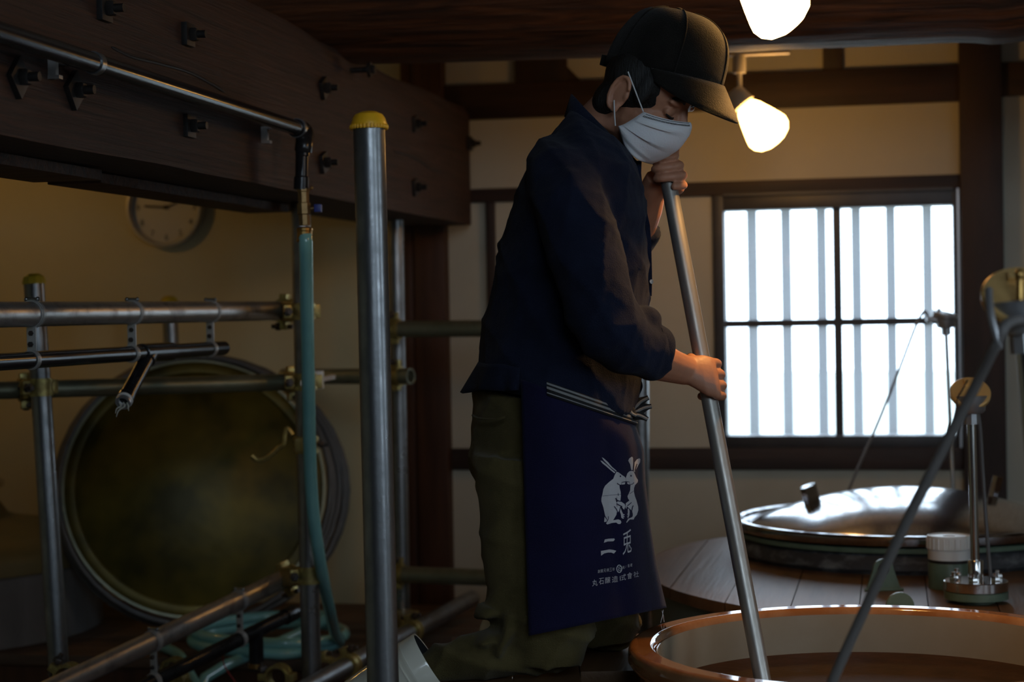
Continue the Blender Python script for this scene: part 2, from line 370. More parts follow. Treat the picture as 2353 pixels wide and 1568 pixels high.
for px in (1650, 1731, 1809, 1890, 1970, 2049, 2133, 2215):
    a = PY(px - 11, 740, YW + 0.32).x; b_ = PY(px + 11, 740, YW + 0.32).x
    bm = BM(); bx(bm, a, b_, YW + 0.3, YW + 0.33, wz0 - 0.25, wz1 + 0.2); struct('slat', bm, 'slat_grey', parent=win)
portal('daylight_back', ((wx0 + wx1) / 2, YW + 0.14, (wz0 + wz1) / 2), (0, -1, 0), wx1 - wx0, wz1 - wz0)
for n, (a, b_) in enumerate(W2):
    wi = sroot('window_%d' % (n + 2), 'side window in the right wall, %s' % ('near the viewer' if n == 0 else 'beside the tanks'), (XR, a, WZ[0])); m_ = (a + b_) / 2
    for y0, y1, z0, z1 in ((a, a + 0.04, *WZ), (b_ - 0.04, b_, *WZ), (a + 0.04, b_ - 0.04, WZ[0], WZ[0] + 0.04), (a + 0.04, b_ - 0.04, WZ[1] - 0.04, WZ[1]), (m_ - 0.012, m_ + 0.012, WZ[0] + 0.04, WZ[1] - 0.04)):
        bm = BM(); bx(bm, XR + 0.03, XR + 0.09, y0, y1, z0, z1); struct('frame', bm, 'frame_dark', parent=wi)
    for y0, y1 in ((a + 0.04, m_ - 0.012), (m_ + 0.012, b_ - 0.04)):
        bm = BM(); bx(bm, XR + 0.058, XR + 0.061, y0, y1, WZ[0] + 0.04, WZ[1] - 0.04); struct('pane', bm, 'hazy_glass', parent=wi, flat=True)
    portal('daylight_right', (XR + 0.115, m_, (WZ[0] + WZ[1]) / 2), (-1, 0, 0), b_ - a, WZ[1] - WZ[0])

wi = sroot('window_4', 'unseen window added behind the viewer for fill daylight', (W4[0], YF, W4[2])); m_ = (W4[0] + W4[1]) / 2  # added out of view, lets in fill daylight from behind the viewer
for x0, x1, z0, z1 in ((W4[0], W4[0] + 0.04, W4[2], W4[3]), (W4[1] - 0.04, W4[1], W4[2], W4[3]), (W4[0] + 0.04, W4[1] - 0.04, W4[2], W4[2] + 0.04), (W4[0] + 0.04, W4[1] - 0.04, W4[3] - 0.04, W4[3]), (m_ - 0.012, m_ + 0.012, W4[2] + 0.04, W4[3] - 0.04)):
    bm = BM(); bx(bm, x0, x1, YF - 0.09, YF - 0.03, z0, z1); struct('frame', bm, 'frame_dark', parent=wi)
for x0, x1 in ((W4[0] + 0.04, m_ - 0.012), (m_ + 0.012, W4[1] - 0.04)):
    bm = BM(); bx(bm, x0, x1, YF - 0.061, YF - 0.058, W4[2] + 0.04, W4[3] - 0.04); struct('pane', bm, 'hazy_glass', parent=wi, flat=True)
portal('fill_daylight_front', (m_, YF - 0.115, (W4[2] + W4[3]) / 2), (0, 1, 0), W4[1] - W4[0], W4[3] - W4[2])

# ------------------------------------------------------------------ big squared beam with iron bolts
zb = PX(500, 405, XB).z; zt = PX(1085, 258, XB).z + 0.01; BW = 0.275
beam = thing('timber_beam', 'massive reddish squared timber beam with iron bolts, upper left', 'beam', (XB - BW / 2, 3.2, zb))
bm = BM(); prev = None
ny = 60
for i in range(ny + 1):
    y = 1.2 + (YW - 1.2 - 0.03) * i / ny; R = []
    w_ = 0.012 * noise.noise(V((0, y * 2.3, 5))); q = 0.016 * noise.noise(V((9, y * 1.9, 1)))
    tt = zt + q + 0.02 * max(0, 4.3 - y) ** 0.5
    for (ax, az) in [(0, 0), (0, .33), (0, .66), (0, 0.93), (0.06, 1), (0.5, 1), (1, 1), (1, .5), (1, 0), (0.5, 0), (0.03, 0)]:
        jx = 0.004 * noise.noise(V((az * 4, y * 5, 3))) if ax == 0 else 0
        R.append(bm.verts.new((XB - BW * ax + jx, y, zb + (tt - zb) * az + (w_ * 0.3 if az == 0 else 0))))
    if prev: ring_faces(bm, prev, R)
    else: bm.faces.new(R)
    prev = R
bm.faces.new(prev[::-1])
put('beam_body', bm, 'beam_red', beam, sharp=50)
for (px, py, rot, s) in ((428, 80, 0, 1), (740, 203, 0.5, 1), (950, 285, 0.2, 1), (430, 290, 0, 1), (740, 374, 0.35, 1), (950, 431, 0.3, 1), (36, 178, 0.8, 1.1), (165, 208, 0.7, 1.1), (1076, 330, 0, 1), (235, 20, 0, 1)):
    p = PX(px, py, XB); e1 = V((0, math.cos(rot), math.sin(rot))); e2 = V((0, -math.sin(rot), math.cos(rot)))
    bm = BM(); box(bm, p + X_ * 0.004, X_ * 0.006, e1 * 0.022 * s, e2 * 0.022 * s, 0.001); wp = put('washer_plate', bm, 'iron_black', beam)
    bm = BM(); nut(bm, p + X_ * 0.0105, X_, 0.014, 0.013); tube(bm, [p + X_ * 0.023, p + X_ * 0.04], 0.0075, 10); put('bolt', bm, 'iron_black', wp)
# split line along the grain of the beam
for pts in ([(255, 108), (300, 130), (360, 145), (430, 165), (480, 190), (515, 212)], [(905, 348), (950, 362), (985, 385), (1010, 398)]):
    bm = BM(); tube(bm, cat([PX(a, b_, XB) + X_ * 0.001 for a, b_ in pts], 5), [0.0012] + [0.003] * (len(pts) * 5 - 6) + [0.001], 6); put('crack', bm, 'iron_black', beam)
# planks showing under the beam
for n, (y0, y1, dx0, dx1) in enumerate(((1.5, 3.3, 0.13, 0.27), (3.36, 4.5, 0.16, 0.27))):
    bm = BM(); bx(bm, XB - dx1, XB - dx0, y0, y1, zb - 0.022, zb - 0.002, 0.002); put('packing_plank', bm, 'log_dark', beam)

# ------------------------------------------------------------------ dark log across the room
YG = 4.55; RL = 0.2
xs_ = [(690, 155), (880, 150), (1176, 141), (1400, 134), (1700, 122), (2000, 110), (2180, 101), (2250, 103), (2295, 109), (2353, 97)]
keys = [(PY(a, b_, YG + 0.02).x, PY(a, b_, YG + 0.02).z) for a, b_ in xs_]
keys = [(XL + 0.02, keys[0][1])] + keys + [(XR - 0.02, keys[-1][1])]
def lz(x):
    for (a, za), (b_, zb_) in zip(keys, keys[1:]):
        if a <= x <= b_: return za + (zb_ - za) * (x - a) / (b_ - a)
    return keys[-1][1]
bm = BM(); prev = None; nl = 150
for i in range(nl + 1):
    x = XL + 0.02 + (XR - XL - 0.04) * i / nl; zc = lz(x) + RL; R = []
    for j in range(40):
        t = 2 * math.pi * j / 40; rr = RL * (1 + 0.035 * noise.noise(V((x * 2.2, math.cos(t) * 2, math.sin(t) * 2))) + 0.012 * noise.noise(V((x * 7, math.cos(t) * 9, math.sin(t) * 9))))
        zz = max(-RL * 0.985, math.sin(t) * rr)
        R.append(bm.verts.new((x, YG + math.cos(t) * rr, zc + zz)))
    if prev: ring_faces(bm, prev, R)
    else: bm.faces.new(R)
    prev = R
bm.faces.new(prev[::-1])
single('log_beam', bm, 'log_dark', 'dark round log beam running across the top of the room', 'beam', (0, YG, lz(0)), sharp=60)
# iron dowel with a washer standing on the beam under the log
p = P(850, 160, 4.62); bm = BM(); tube(bm, [p - X_ * 0.05, p + X_ * 0.012], 0.007, 10); ring(bm, p, X_, 0.006, 0.019, 0.004)
nut(bm, p + X_ * 0.004, X_, 0.012, 0.01); put('dowel', bm, 'iron_black', beam)

# ------------------------------------------------------------------ lamps on a track
def lamp(px, py, d, label, top, s, glow='lamp_glow', spot=0.0, grp='glowing spot lamps on the ceiling track'):
    c = P(px, py, d)
    ax = (RT * 0.60 - UP * 0.72 - FW * 0.12).normalized()       # towards the wide end
    base = c - ax * 0.052 * s
    t = thing('spot_lamp', label, 'lamp', c, grp)
    sc = lambda pr: [(a * s, b_ * s) for a, b_ in pr]
    bm = BM(); lathe(bm, base, ax, sc([(0.014, 0.0), (0.024, 0.003), (0.031, 0.014), (0.041, 0.04), (0.050, 0.066), (0.053, 0.078), (0.050, 0.092), (0.040, 0.104), (0.022, 0.112), (0, 0.115)]), 40)
    put('lamp_shade', bm, glow, t)
    bm = BM(); hd = (RT * 0.55 - UP * 0.7 - FW * 0.12).normalized()
    lathe(bm, base - hd * 0.044 * s, hd, sc([(0, 0), (0.016, 0), (0.024, 0.012), (0.027, 0.04), (0.016, 0.0465), (0, 0.0465)]), 24); put('lamp_holder', bm, 'lamp_white', t)
    j = base - hd * 0.02 * s + UP * 0.02 * s
    bm = BM(); sphere(bm, j, X_ * 0.010 * s, Y_ * 0.010 * s, Z_ * 0.010 * s, 12, 8); tube(bm, [j, j + Z_ * 0.045 * s], 0.006 * s, 12); put('stem', bm, 'lamp_white', t)
    if top == 'log': top = P(1740, 127, d).z; h0 = top - 0.048
    else: h0 = j.z + 0.04 * s
    bm = BM(); lathe(bm, V((j.x, j.y, h0)), Z_, sc([(0, 0), (0.0145, 0), (0.0155, 0.004), (0.0155, 0.042), (0, 0.042)]), 24); put('track_adapter', bm, 'lamp_white', t)
    bm = BM(); tube(bm, [j + Z_ * 0.03, V((j.x, j.y, top))], 0.006 * s, 10); put('hanging_rod', bm, 'lamp_white', t)
    if spot:                                                     # the bulb's beam out of the open shade
        l = bpy.data.lights.new('bulb_beam', 'SPOT'); l.energy = spot; l.color = (1.0, 0.52, 0.16); l.spot_size = math.radians(100); l.spot_blend = 0.6; l.shadow_soft_size = 0.025
        lo = bpy.data.objects.new('bulb_beam', l); C.objects.link(lo); lo.parent = t; lo.location = (base + ax * 0.122 * s) - c
        lo.rotation_euler = (-UP * 0.97 - RT * 0.18 - FW * 0.03).to_track_quat('-Z', 'Y').to_euler()
    return V((j.x, j.y, top))
jt = lamp(1746, 282, 5.25, 'glowing cone-shaped spot lamp hanging near the back wall', 'log', 1.225, 'lamp_glow_wall')
lamp(1766, -6, 3.39, 'large glowing spot lamp cut off by the top of the picture', ZC, 1.165, 'lamp_glow', spot=25.0)
lamp(-300, 230, 5.55, 'glowing spot lamp outside the picture, near the clock wall', ZC, 0.9, 'lamp_glow_soft')
tk = thing('light_track', 'short white lighting track showing just under the log beam', 'track', (jt.x, jt.y, jt.z))
bm = BM(); bx(bm, jt.x - 0.06, jt.x + 0.14, jt.y - 0.018, jt.y + 0.018, jt.z, jt.z + 0.016, 0.002); put('rail', bm, 'track_white', tk)
for dx in (-0.03, 0.11):
    bm = BM(); tube(bm, [V((jt.x + dx, jt.y, jt.z + 0.014)), V((jt.x + dx, jt.y, ZC))], 0.005, 8); put('hanger_rod', bm, 'track_white', tk)
# ================================================================== LEFT SIDE: platform, railing, hoses, clock
ZP = 0.262
plat = thing('wooden_platform', 'low dark plank platform along the foot of the olive wall', 'platform', (-2.0, 5.35, 0))
ylist = [4.87 + 0.148 * i for i in range(8)]
for a, b_ in zip(ylist, ylist[1:]):
    bm = BM(); bx(bm, XL + 0.05, -0.72, a + 0.002, min(b_, YW - 0.04) - 0.002, ZP - 0.03, ZP + 0.002 * random.random(), 0.003); put('plank', bm, 'floor_wood', plat)
bm = BM(); bx(bm, XL + 0.05, -0.72, 4.89, 4.93, 0.0, ZP - 0.034); put('fascia_board', bm, 'post_brown', plat)
for x in (-3.3, -2.5, -1.7, -0.9):
    bm = BM(); bx(bm, x, x + 0.06, 4.95, YW - 0.05, 0, ZP - 0.032); put('joist', bm, 'timber', plat)

# ---- pipes
RP = 0.0243
def pipe(a, b_, label, r=RP, mat='galv', name='scaffold_pipe', n=24, grp=None, hollow=0, loc=None, t=None):
    """a plain length of pipe; hollow: 1 opens the b end"""
    bm = BM(); d = (b_ - a).normalized()
    if hollow: lathe(bm, a, d, [(0, 0), (r, 0), (r, (b_ - a).length), (r * 0.86, (b_ - a).length), (r * 0.86, (b_ - a).length - 0.15), (0, (b_ - a).length - 0.15)], n)
    else: tube(bm, [a, a.lerp(b_, 0.25), a.lerp(b_, 0.5), a.lerp(b_, 0.75), b_], r, n)
    if t is not None: return put('tube', bm, mat, t)
    return single(name, bm, mat, label, 'pipe', a if a.z < b_.z else b_, grp)
def post(a, b_, label, capmat=None, r=RP, mat='galv', shape=0):
    """upright pipe from a (top) down to b, with a plastic end cap"""
    t = thing('scaffold_post', label, 'post', b_)
    pipe(a, b_, None, r, mat, t=t)
    if capmat:
        ax = (a - b_).normalized(); bm = BM()
        if shape == 0: pr = [(r * 1.02, -0.003), (r * 1.14, -0.004), (r * 1.15, 0.004), (r * 1.10, 0.007), (r * 1.03, 0.0125), (r * 0.86, 0.0185), (r * 0.5, 0.0225), (0, 0.0235)]
        else: pr = [(r * 1.02, -0.003), (r * 1.15, -0.003), (r * 1.13, 0.006), (r * 0.98, 0.015), (r * 0.55, 0.0215), (0, 0.022)]
        lathe(bm, a, ax, pr, 32 if shape == 0 else 10); cp = put('end_cap', bm, capmat, t, sharp=30)
        if shape == 0:
            x, y = perp(ax); bm = BM()
            for j in range(32):
                an = 2 * math.pi * j / 32; q = a + (x * math.cos(an) + y * math.sin(an)) * r * 1.15 - ax * 0.001
                sphere(bm, q, x * 0.0022, y * 0.0022, ax * 0.004, 6, 4)
            put('cap_rib', bm, capmat, cp)
    return t
def down(top, px, py, d, z=None):
    """continue the line top -> pixel point down to height z"""
    q = P(px, py, d); v = (q - top)
    return top + v * ((z - top.z) / v.z)
tp = P(848, 291, 2.86); post(tp, down(tp, 880, 1568, 2.86, 0.0), 'thick galvanised post with an orange-yellow cap in front of the man', 'cap_yellow')
tp = P(78, 650, 4.45); post(tp, down(tp, 133, 1500, 4.45, 0.0), 'galvanised post with a faceted olive-yellow cap at the left edge', 'cap_olive', shape=1)
tp = P(389, 697, 5.95); post(tp, down(tp, 394, 800, 5.95, ZP + 0.002), 'short galvanised post behind the round lid, dull yellow cap', 'cap_olive')
tp = V((P(690, 470, 4.65).x, P(690, 470, 4.65).y, zb)); post(tp, down(tp, 716, 1540, 4.65, 0.0), 'galvanised post behind the turquoise hose, reaching up to the beam')
tp = P(909, 506, 5.6); tp.z = min(tp.z, zb - 0.001); post(tp, down(tp, 924, 1400, 5.6, ZP + 0.002), 'galvanised post under the beam, right behind the thick near post')
tp = P(1470, 497, 5.3); post(tp, down(tp, 1472, 1200, 5.3, 0.0), 'galvanised post with a yellow cap half hidden behind the man', 'cap_yellow')
R1a, R1b = P(-260, 727, 3.12), P(668, 714, 4.88)
def on(a, b_, px):
    """point of the line a-b that shows at picture column px"""
    lo, hi = 0.0, 1.0
    def col(p): v = p - CAM; return CX + FPX * v.dot(RT) / v.dot(FW)
    for _ in range(40):
        m_ = (lo + hi) / 2
        if col(a.lerp(b_, m_)) < px: lo = m_
        else: hi = m_
    return a.lerp(b_, (lo + hi) / 2)
pipe(R1a, R1b, 'scratched galvanised top rail pipe of the left railing', mat='galv_worn')
R2a, R2b = R1a - Z_ * 0.088 + X_ * 0.002, on(R1a, R1b, 512) - Z_ * 0.087
R3a, R3b = P(-260, 905, 4.35), P(682, 878, 4.80)
pipe(R3a, R3b, 'olive-tinted lower rail pipe of the left railing', r=0.0215, mat='galv_green')
R4a, R4b = P(650, 866, 5.72), P(944, 865, 5.50)
pipe(R4a, R4b, 'short rail pipe ending in a pale cut end beside the far post', r=0.0235, mat='galv_green', hollow=1)
R5a, R5b = P(896, 757, 5.5), P(1500, 752, 5.26)
pipe(R5a, R5b, 'upper rail pipe running behind the man', mat='galv_green')
R6a, R6b = P(905, 1320, 5.5), P(1500, 1342, 5.26)
pipe(R6a, R6b, 'lower rail pipe running behind the man', mat='galv_green')
R7a, R7b = P(-60, 1668, 3.98), P(668, 1324, 4.92)
pipe(R7a, R7b, 'scratched galvanised rail pipe sloping up from the bottom left', mat='galv_worn')
R9a, R9b = P(560, 1662, 4.1), P(1085, 1376, 5.72)
pipe(R9a, R9b, 'low galvanised pipe lying along the platform edge', hollow=0)

# ---- black conduit hung under the top rail, with a branch
t = thing('black_conduit', 'black plastic conduit hanging under the top rail with a frayed branch', 'conduit', R2b)
d2 = (R2b - R2a).normalized()
bm = BM(); L2 = (R2b - R2a).length; lathe(bm, R2a, d2, [(0, 0), (0.0165, 0), (0.0165, L2), (0.0135, L2), (0.0135, L2 - 0.1), (0, L2 - 0.1)], 24); put('conduit_tube', bm, 'pvc_black', t)
s0, s1 = on(R2a, R2b, 330), on(R2a, R2b, 392)
bm = BM(); tube(bm, [s0 - d2 * 0.012, s0 - d2 * 0.01, s1, s1 + d2 * 0.002], [0.0175, 0.0205, 0.0205, 0.0175], 24); put('tee_fitting', bm, 'pvc_black', t)
b0 = on(R2a, R2b, 345); b1 = P(287, 918, 3.92)
bd = (b1 - b0).normalized()
bm = BM(); tube(bm, [b0, b0 + bd * 0.03, b0 + bd * 0.032, b1 - bd * 0.012, b1 - bd * 0.012, b1], [0.0195, 0.0195, 0.0165, 0.0165, 0.0185, 0.0185], 24); br = put('branch', bm, 'pvc_black', t)
bm = BM(); ring(bm, b1 + bd * 0.003, bd, 0.012, 0.0178, 0.003); put('white_band', bm, 'plastic_white', br)
bm = BM(); ring(bm, b1 + bd * 0.010, bd, 0.012, 0.0165, 0.004); put('steel_band', bm, 'alu_grey', br)
for k, (dx, dy) in enumerate(((-9, 26), (-16, 34), (4, 20))):
    e = b1 + bd * 0.012 + RT * (-0.008 + 0.008 * k)
    bm = BM(); tube(bm, cat([e, e - UP * 0.008 + RT * 0.003, e + RT * dx * 0.0006 - UP * dy * 0.0005, e + RT * dx * 0.0009 - UP * dy * 0.0009], 5), [0.0018] * 10 + [0.0016, 0.0014, 0.0012, 0.001, 0.0008, 0.0006], 6); put('frayed_strand', bm, 'frayed', br)

def hanger(pu, pl, du, ru, rl, label):
    """sheet-metal double clip: band on the upper pipe, link plate with two bolts, band on the lower pipe"""
    t = thing('pipe_hanger', label, 'bracket', pl, 'metal pipe hangers')
    side = du.cross(Z_).normalized()
    bm = BM(); ring(bm, pu, du, ru + 0.0003, ru + 0.0022, 0.008); ring(bm, pu, du, ru + 0.0015, ru + 0.0032, 0.003); put('upper_band', bm, 'link_grey', t)
    bm = BM(); ring(bm, pl, du, rl + 0.0003, rl + 0.0022, 0.007); ring(bm, pl, du, rl + 0.0015, rl + 0.003, 0.0025); put('lower_band', bm, 'link_grey', t)
    top, bot = pu - Z_ * (ru + 0.001), pl + Z_ * (rl + 0.001)
    bm = BM(); box(bm, (top + bot) / 2, du * 0.0022, side * 0.0095, Z_ * ((top - bot).length / 2 + 0.004), 0.0008); pl_ = put('link_plate', bm, 'link_grey', t)
    for f in (0.25, 0.72):
        q = top.lerp(bot, f); bm = BM(); nut(bm, q - du * 0.002, -du, 0.0055, 0.005); tube(bm, [q + du * 0.002, q + du * 0.011], 0.003, 8); tube(bm, [q - du * 0.006, q - du * 0.010], 0.003, 8); put('bolt', bm, 'steel_dark', pl_)
    q = pu + Z_ * (ru + 0.0045); bm = BM(); tube(bm, [q - side * 0.012, q + side * 0.012], 0.0032, 10); sphere(bm, q - side * 0.012, X_ * 0.0048, Y_ * 0.0048, Z_ * 0.0048, 10, 6); sphere(bm, q + side * 0.012, X_ * 0.0048, Y_ * 0.0048, Z_ * 0.0048, 10, 6); put('clamp_screw', bm, 'galv', t)
d1 = (R1b - R1a).normalized()
for px, lab in ((74, 'metal double pipe hanger beside the left post, leftmost on the top rail'), (304, 'metal double pipe hanger above the frayed black branch'), (484, 'metal double pipe hanger nearest the open end of the black conduit')):
    pu = on(R1a, R1b, px); pl = on(R2a, R2b, px - 2); hanger(pu, pl, d1, RP, 0.0165, lab)
# lower black conduit under the sloping rail
d7 = (R7b - R7a).normalized()
R8a, R8b = R7a - Z_ * 0.093, on(R7a, R7b, 672) - Z_ * 0.1
t = thing('black_conduit', 'thick black conduit under the lower rail with a drop pipe, bottom left', 'conduit', R8a)
bm = BM(); tube(bm, [R8a, R8a.lerp(R8b, 0.5), R8b], 0.0185, 24); put('conduit_tube', bm, 'pvc_black', t)
e = R8b; bm = BM(); tube(bm, [e - d7 * 0.03, e + d7 * 0.012, e + d7 * 0.02], [0.0215, 0.0215, 0.019], 24); put('end_socket', bm, 'pvc_black', t)
q = on(R8a, R8b, 588); bm = BM(); tube(bm, [q, q - Z_ * 0.10], 0.019, 20); dp = put('drop_pipe', bm, 'pvc_black', t)
bm = BM(); ring(bm, q - Z_ * 0.088, Z_, 0.0185, 0.0215, 0.006); put('brass_ring', bm, 'brass', dp)
for px, lab in ((352, 'metal pipe hanger at the bottom edge on the lower sloping rail'), (550, 'metal pipe hanger halfway along the lower sloping rail')):
    pu = on(R7a, R7b, px); pl = on(R8a, R8b, px + 2); hanger(pu, pl, d7, RP, 0.0185, lab)

# ---- swivel clamps
def band(bm, c, ax, r, toward):
    """clamp half shells with ears round a pipe"""
    ring(bm, c, ax, r + 0.0004, r + 0.0052, 0.021, 28)
    x = (toward - ax * toward.dot(ax)).normalized()
    for s in (0.0145, -0.0145): ring(bm, c + ax * s, ax, r + 0.004, r + 0.0078, 0.004, 28)
    e = ax.cross(x).normalized()
    box(bm, c + e * (r + 0.013), x * 0.009, e * 0.012, ax * 0.016, 0.002)
    box(bm, c - e * (r + 0.010), x * 0.010, e * 0.009, ax * 0.017, 0.002)
    return e
def coupler(c1, ax1, c2, ax2, label, r1=RP, r2=RP, mat='clamp_zinc'):
    t = thing('pipe_clamp', label, 'clamp', (c1 + c2) / 2, 'scaffold pipe clamps')
    v = (c2 - c1); ax1 = ax1.normalized(); ax2 = ax2.normalized()
    for c, ax, r, tw in ((c1, ax1, r1, v), (c2, ax2, r2, -v)):
        bm = BM(); e = band(bm, c, ax, r, tw); bd_ = put('clamp_band', bm, mat, t)
        x = (tw - ax * tw.dot(ax)).normalized(); q = c + e * (r + 0.017)
        bm = BM(); tube(bm, [q - x * 0.036, q + x * 0.022], 0.006, 10); nut(bm, q - x * 0.014, -x, 0.0115, 0.011); put('bolt', bm, 'steel_dark', bd_)
    n_ = v.normalized(); a_, b__ = perp(n_)
    bm = BM(); L_ = max(0.006, (v.length - r1 - r2) / 2 + 0.004); box(bm, c1 + n_ * (r1 + (v.length - r1 - r2) / 2), n_ * L_, a_ * 0.024, b__ * 0.024, 0.003); put('swivel_block', bm, mat, t)
def hline(px, py, d): return P(px, py, d)
dH = Z_
H = lambda y_: P(690 + (y_ - 470) * 26 / 1070, y_, 4.65)
K = lambda y_: P(909 + (y_ - 506) * 15 / 894, y_, 5.6)
d3 = (R3b - R3a).normalized(); d5 = (R5b - R5a).normalized(); d4 = (R4b - R4a).normalized(); d6 = (R6b - R6a).normalized(); d9 = (R9b - R9a).normalized()
coupler(on(R1a, R1b, 655), d1, H(716), dH, 'golden pipe clamp joining the top rail to the post behind the hose')
coupler(on(R3a, R3b, 62), d3, P(92, 890, 4.45), dH, 'golden pipe clamp on the left post at the olive rail', 0.0215)
coupler(on(R3a, R3b, 674), d3, H(878), dH, 'golden pipe clamp where the olive rail meets the hose post', 0.0215)
coupler(on(R7a, R7b, 660), d7, H(1322), dH, 'golden pipe clamp at the upper end of the lower sloping rail')
coupler(on(R5a, R5b, 903), d5, K(757), dH, 'pipe clamp on the far post at the upper rail behind the man')
coupler(on(R4a, R4b, 908), d4, K(868), dH, 'pipe clamp on the far post at the pale cut pipe end', 0.0235)
coupler(on(R6a, R6b, 912), d6, K(1322), dH, 'pipe clamp on the far post at the lower rail')
coupler(on(R9a, R9b, 800), d9, on(R9a, R9b, 800) + X_ * -0.055 - Z_ * 0.012, X_.cross(Z_), 'golden pipe clamp on the low pipe at the bottom edge')
coupler(on(R9a, R9b, 945), d9, K(1418), dH, 'golden pipe clamp on the low pipe beside the far post')
c = P(158, 1556, 4.3); coupler(c, Y_, c + V((-0.03, 0, -0.05)), X_, 'golden open pipe clamp in the bottom left corner')
c = P(640, 1556, 4.6); coupler(c, Y_, c + V((0.0, 0.0, -0.055)), X_, 'dark pipe clamp at the foot of the hose post')
c = P(400, 1540, 4.75); coupler(c, Y_, c + V((0.02, 0.0, -0.055)), X_, 'dark pipe clamp behind the lower black conduit')
# clamp left hanging open on the hose post
c = H(1022); t = thing('pipe_clamp', 'golden pipe clamp swinging open on the hose post', 'clamp', c, 'scaffold pipe clamps')
bm = BM(); band(bm, c, Z_, RP, X_); put('clamp_band', bm, 'clamp_zinc', t)
bm = BM(); box(bm, c + FW * -0.03 - RT * 0.006, RT * 0.018, FW * 0.012, UP * 0.018, 0.003); put('swivel_block', bm, 'clamp_zinc', t)
pts = [P(a, b_, 4.6) for a, b_ in ((672, 1000), (660, 985), (655, 1000), (652, 1022), (640, 1030), (630, 1040), (610, 1055), (592, 1058), (578, 1048))]
bm = BM(); pr = cat(pts, 5)
tube(bm, pr, 0.006, 8); put('open_jaw', bm, 'clamp_zinc', t)
bm = BM(); tube(bm, [c + RT * 0.03, c + RT * 0.056], 0.005, 10); nut(bm, c + RT * 0.034, RT, 0.0095, 0.009); put('bolt', bm, 'steel_dark', t)
# white block stuck behind the hose post
bm = BM(); box(bm, P(733, 873, 5.0), RT * 0.012, FW * 0.016, UP * 0.024, 0.003); box(bm, P(733, 873, 5.0) + FW * 0.01, RT * 0.006, FW * 0.4, UP * 0.006)
put('end_block', bm, 'plastic_white', bpy.data.objects['scaffold_pipe.002'])

# ---- conduit along the big beam, valve and turquoise hose
XC = XB + 0.062
ca, cb = PX(-180, 18, XC), PX(684, 295, XC)
t = thing('black_conduit', 'black steel conduit running along the face of the big beam', 'conduit', cb)
dC = (cb - ca).normalized(); RC = 0.0165
bm = BM(); tube(bm, [ca, ca.lerp(cb, .3), ca.lerp(cb, .6), cb], RC, 24); put('conduit_tube', bm, 'pvc_black', t)
dd = (cb - CAM).dot(FW)
el = [cb - dC * 0.012, cb + dC * 0.004, P(697, 300, dd + 0.03), P(701, 312, dd + 0.02), P(699, 330, dd), P(697, 348, dd)]
bm = BM(); tube(bm, cat(el, 4), RC * 1.16, 20); put('elbow', bm, 'pvc_black', t)
bm = BM(); ring(bm, cb - dC * 0.004, dC, RC, RC * 1.3, 0.006); put('collar', bm, 'galv', t)
dp_ = lambda px, py: P(px, py, dd)
bm = BM(); tube(bm, [dp_(696, 318), dp_(695, 358), dp_(694, 360), dp_(693, 405), dp_(693, 408), dp_(692, 436)], [0.0155, 0.0155, 0.014, 0.014, 0.0165, 0.0165], 20); put('drop_socket', bm, 'pvc_black', t)
s = on(ca, cb, 217); bm = BM(); ring(bm, s, dC, RC, RC * 1.14, 0.008); box(bm, s - X_ * 0.03, X_ * 0.03, dC * 0.006, Z_ * 0.002); put('pipe_strap', bm, 'galv', t)
for (px, py) in ((113, 157), (602, 311)):
    p = PX(px, py, XB); bm = BM(); box(bm, p + X_ * 0.006, X_ * 0.008, Y_ * 0.006, Z_ * 0.018, 0.002); box(bm, p + X_ * 0.010 + Z_ * 0.015, X_ * 0.01, Y_ * 0.007, Z_ * 0.003); box(bm, p + X_ * 0.010 - Z_ * 0.015, X_ * 0.01, Y_ * 0.007, Z_ * 0.003); put('saddle_clip', bm, 'link_grey', t)
vt = thing('ball_valve', 'brass ball valve with a small blue lever between conduit and hose', 'valve', dp_(700, 556))
bm = BM(); tube(bm, [dp_(697, 434), dp_(697, 440), dp_(697, 442), dp_(698, 466), dp_(698, 468), dp_(699, 492), dp_(699, 494), dp_(700, 518)], [0.0145, 0.0145, 0.0125, 0.0125, 0.0155, 0.0155, 0.0125, 0.0125], 8); put('valve_body', bm, 'brass_dull', vt, sharp=25)
bm = BM(); lathe(bm, dp_(700, 558), UP, [(0, 0), (0.0145, 0), (0.0175, 0.003), (0.0175, 0.007), (0.0165, 0.008), (0.0165, 0.024), (0.0175, 0.026), (0.0175, 0.031), (0.012, 0.034), (0, 0.034)], 14); put('hose_nut', bm, 'brass', vt, sharp=20)
bm = BM(); tube(bm, [dp_(705, 480), dp_(722, 479)], 0.005, 10); put('valve_stem', bm, 'brass_dull', vt)
bm = BM(); box(bm, dp_(731, 479), RT * 0.008, FW * 0.012, UP * 0.0085, 0.002); put('lever', bm, 'handle_blue', vt)
bm = BM(); sphere(bm, dp_(716, 432), X_ * 0.004, Y_ * 0.004, Z_ * 0.004, 8, 6); put('drain_screw', bm, 'brass', vt)
hp = [P(701, 540, dd), P(703, 575, dd), P(705, 700, dd + 0.08), P(708, 850, dd + 0.18), P(711, 1000, dd + 0.28), P(714, 1100, dd + 0.35), P(722, 1200, dd + 0.42), P(737, 1300, dd + 0.52), P(755, 1390, dd + 0.75), P(768, 1450, dd + 1.02)]
ZH = ZP + 0.0155
cc = PZ(628, 1476, ZH); rad = 0.205
coil = []
a0 = -0.45
for i in range(0, 44):
    t_ = i / 24.0; an = a0 - 2 * math.pi * t_
    rr = rad * (1 - 0.05 * math.sin(3 * an + 1) - 0.04 * t_)
    coil.append(cc + RT * (math.cos(an) * rr * 1.08) + V((FW.x, FW.y, 0)) * (math.sin(an) * rr * 1.0) + Z_ * (0.026 * t_))
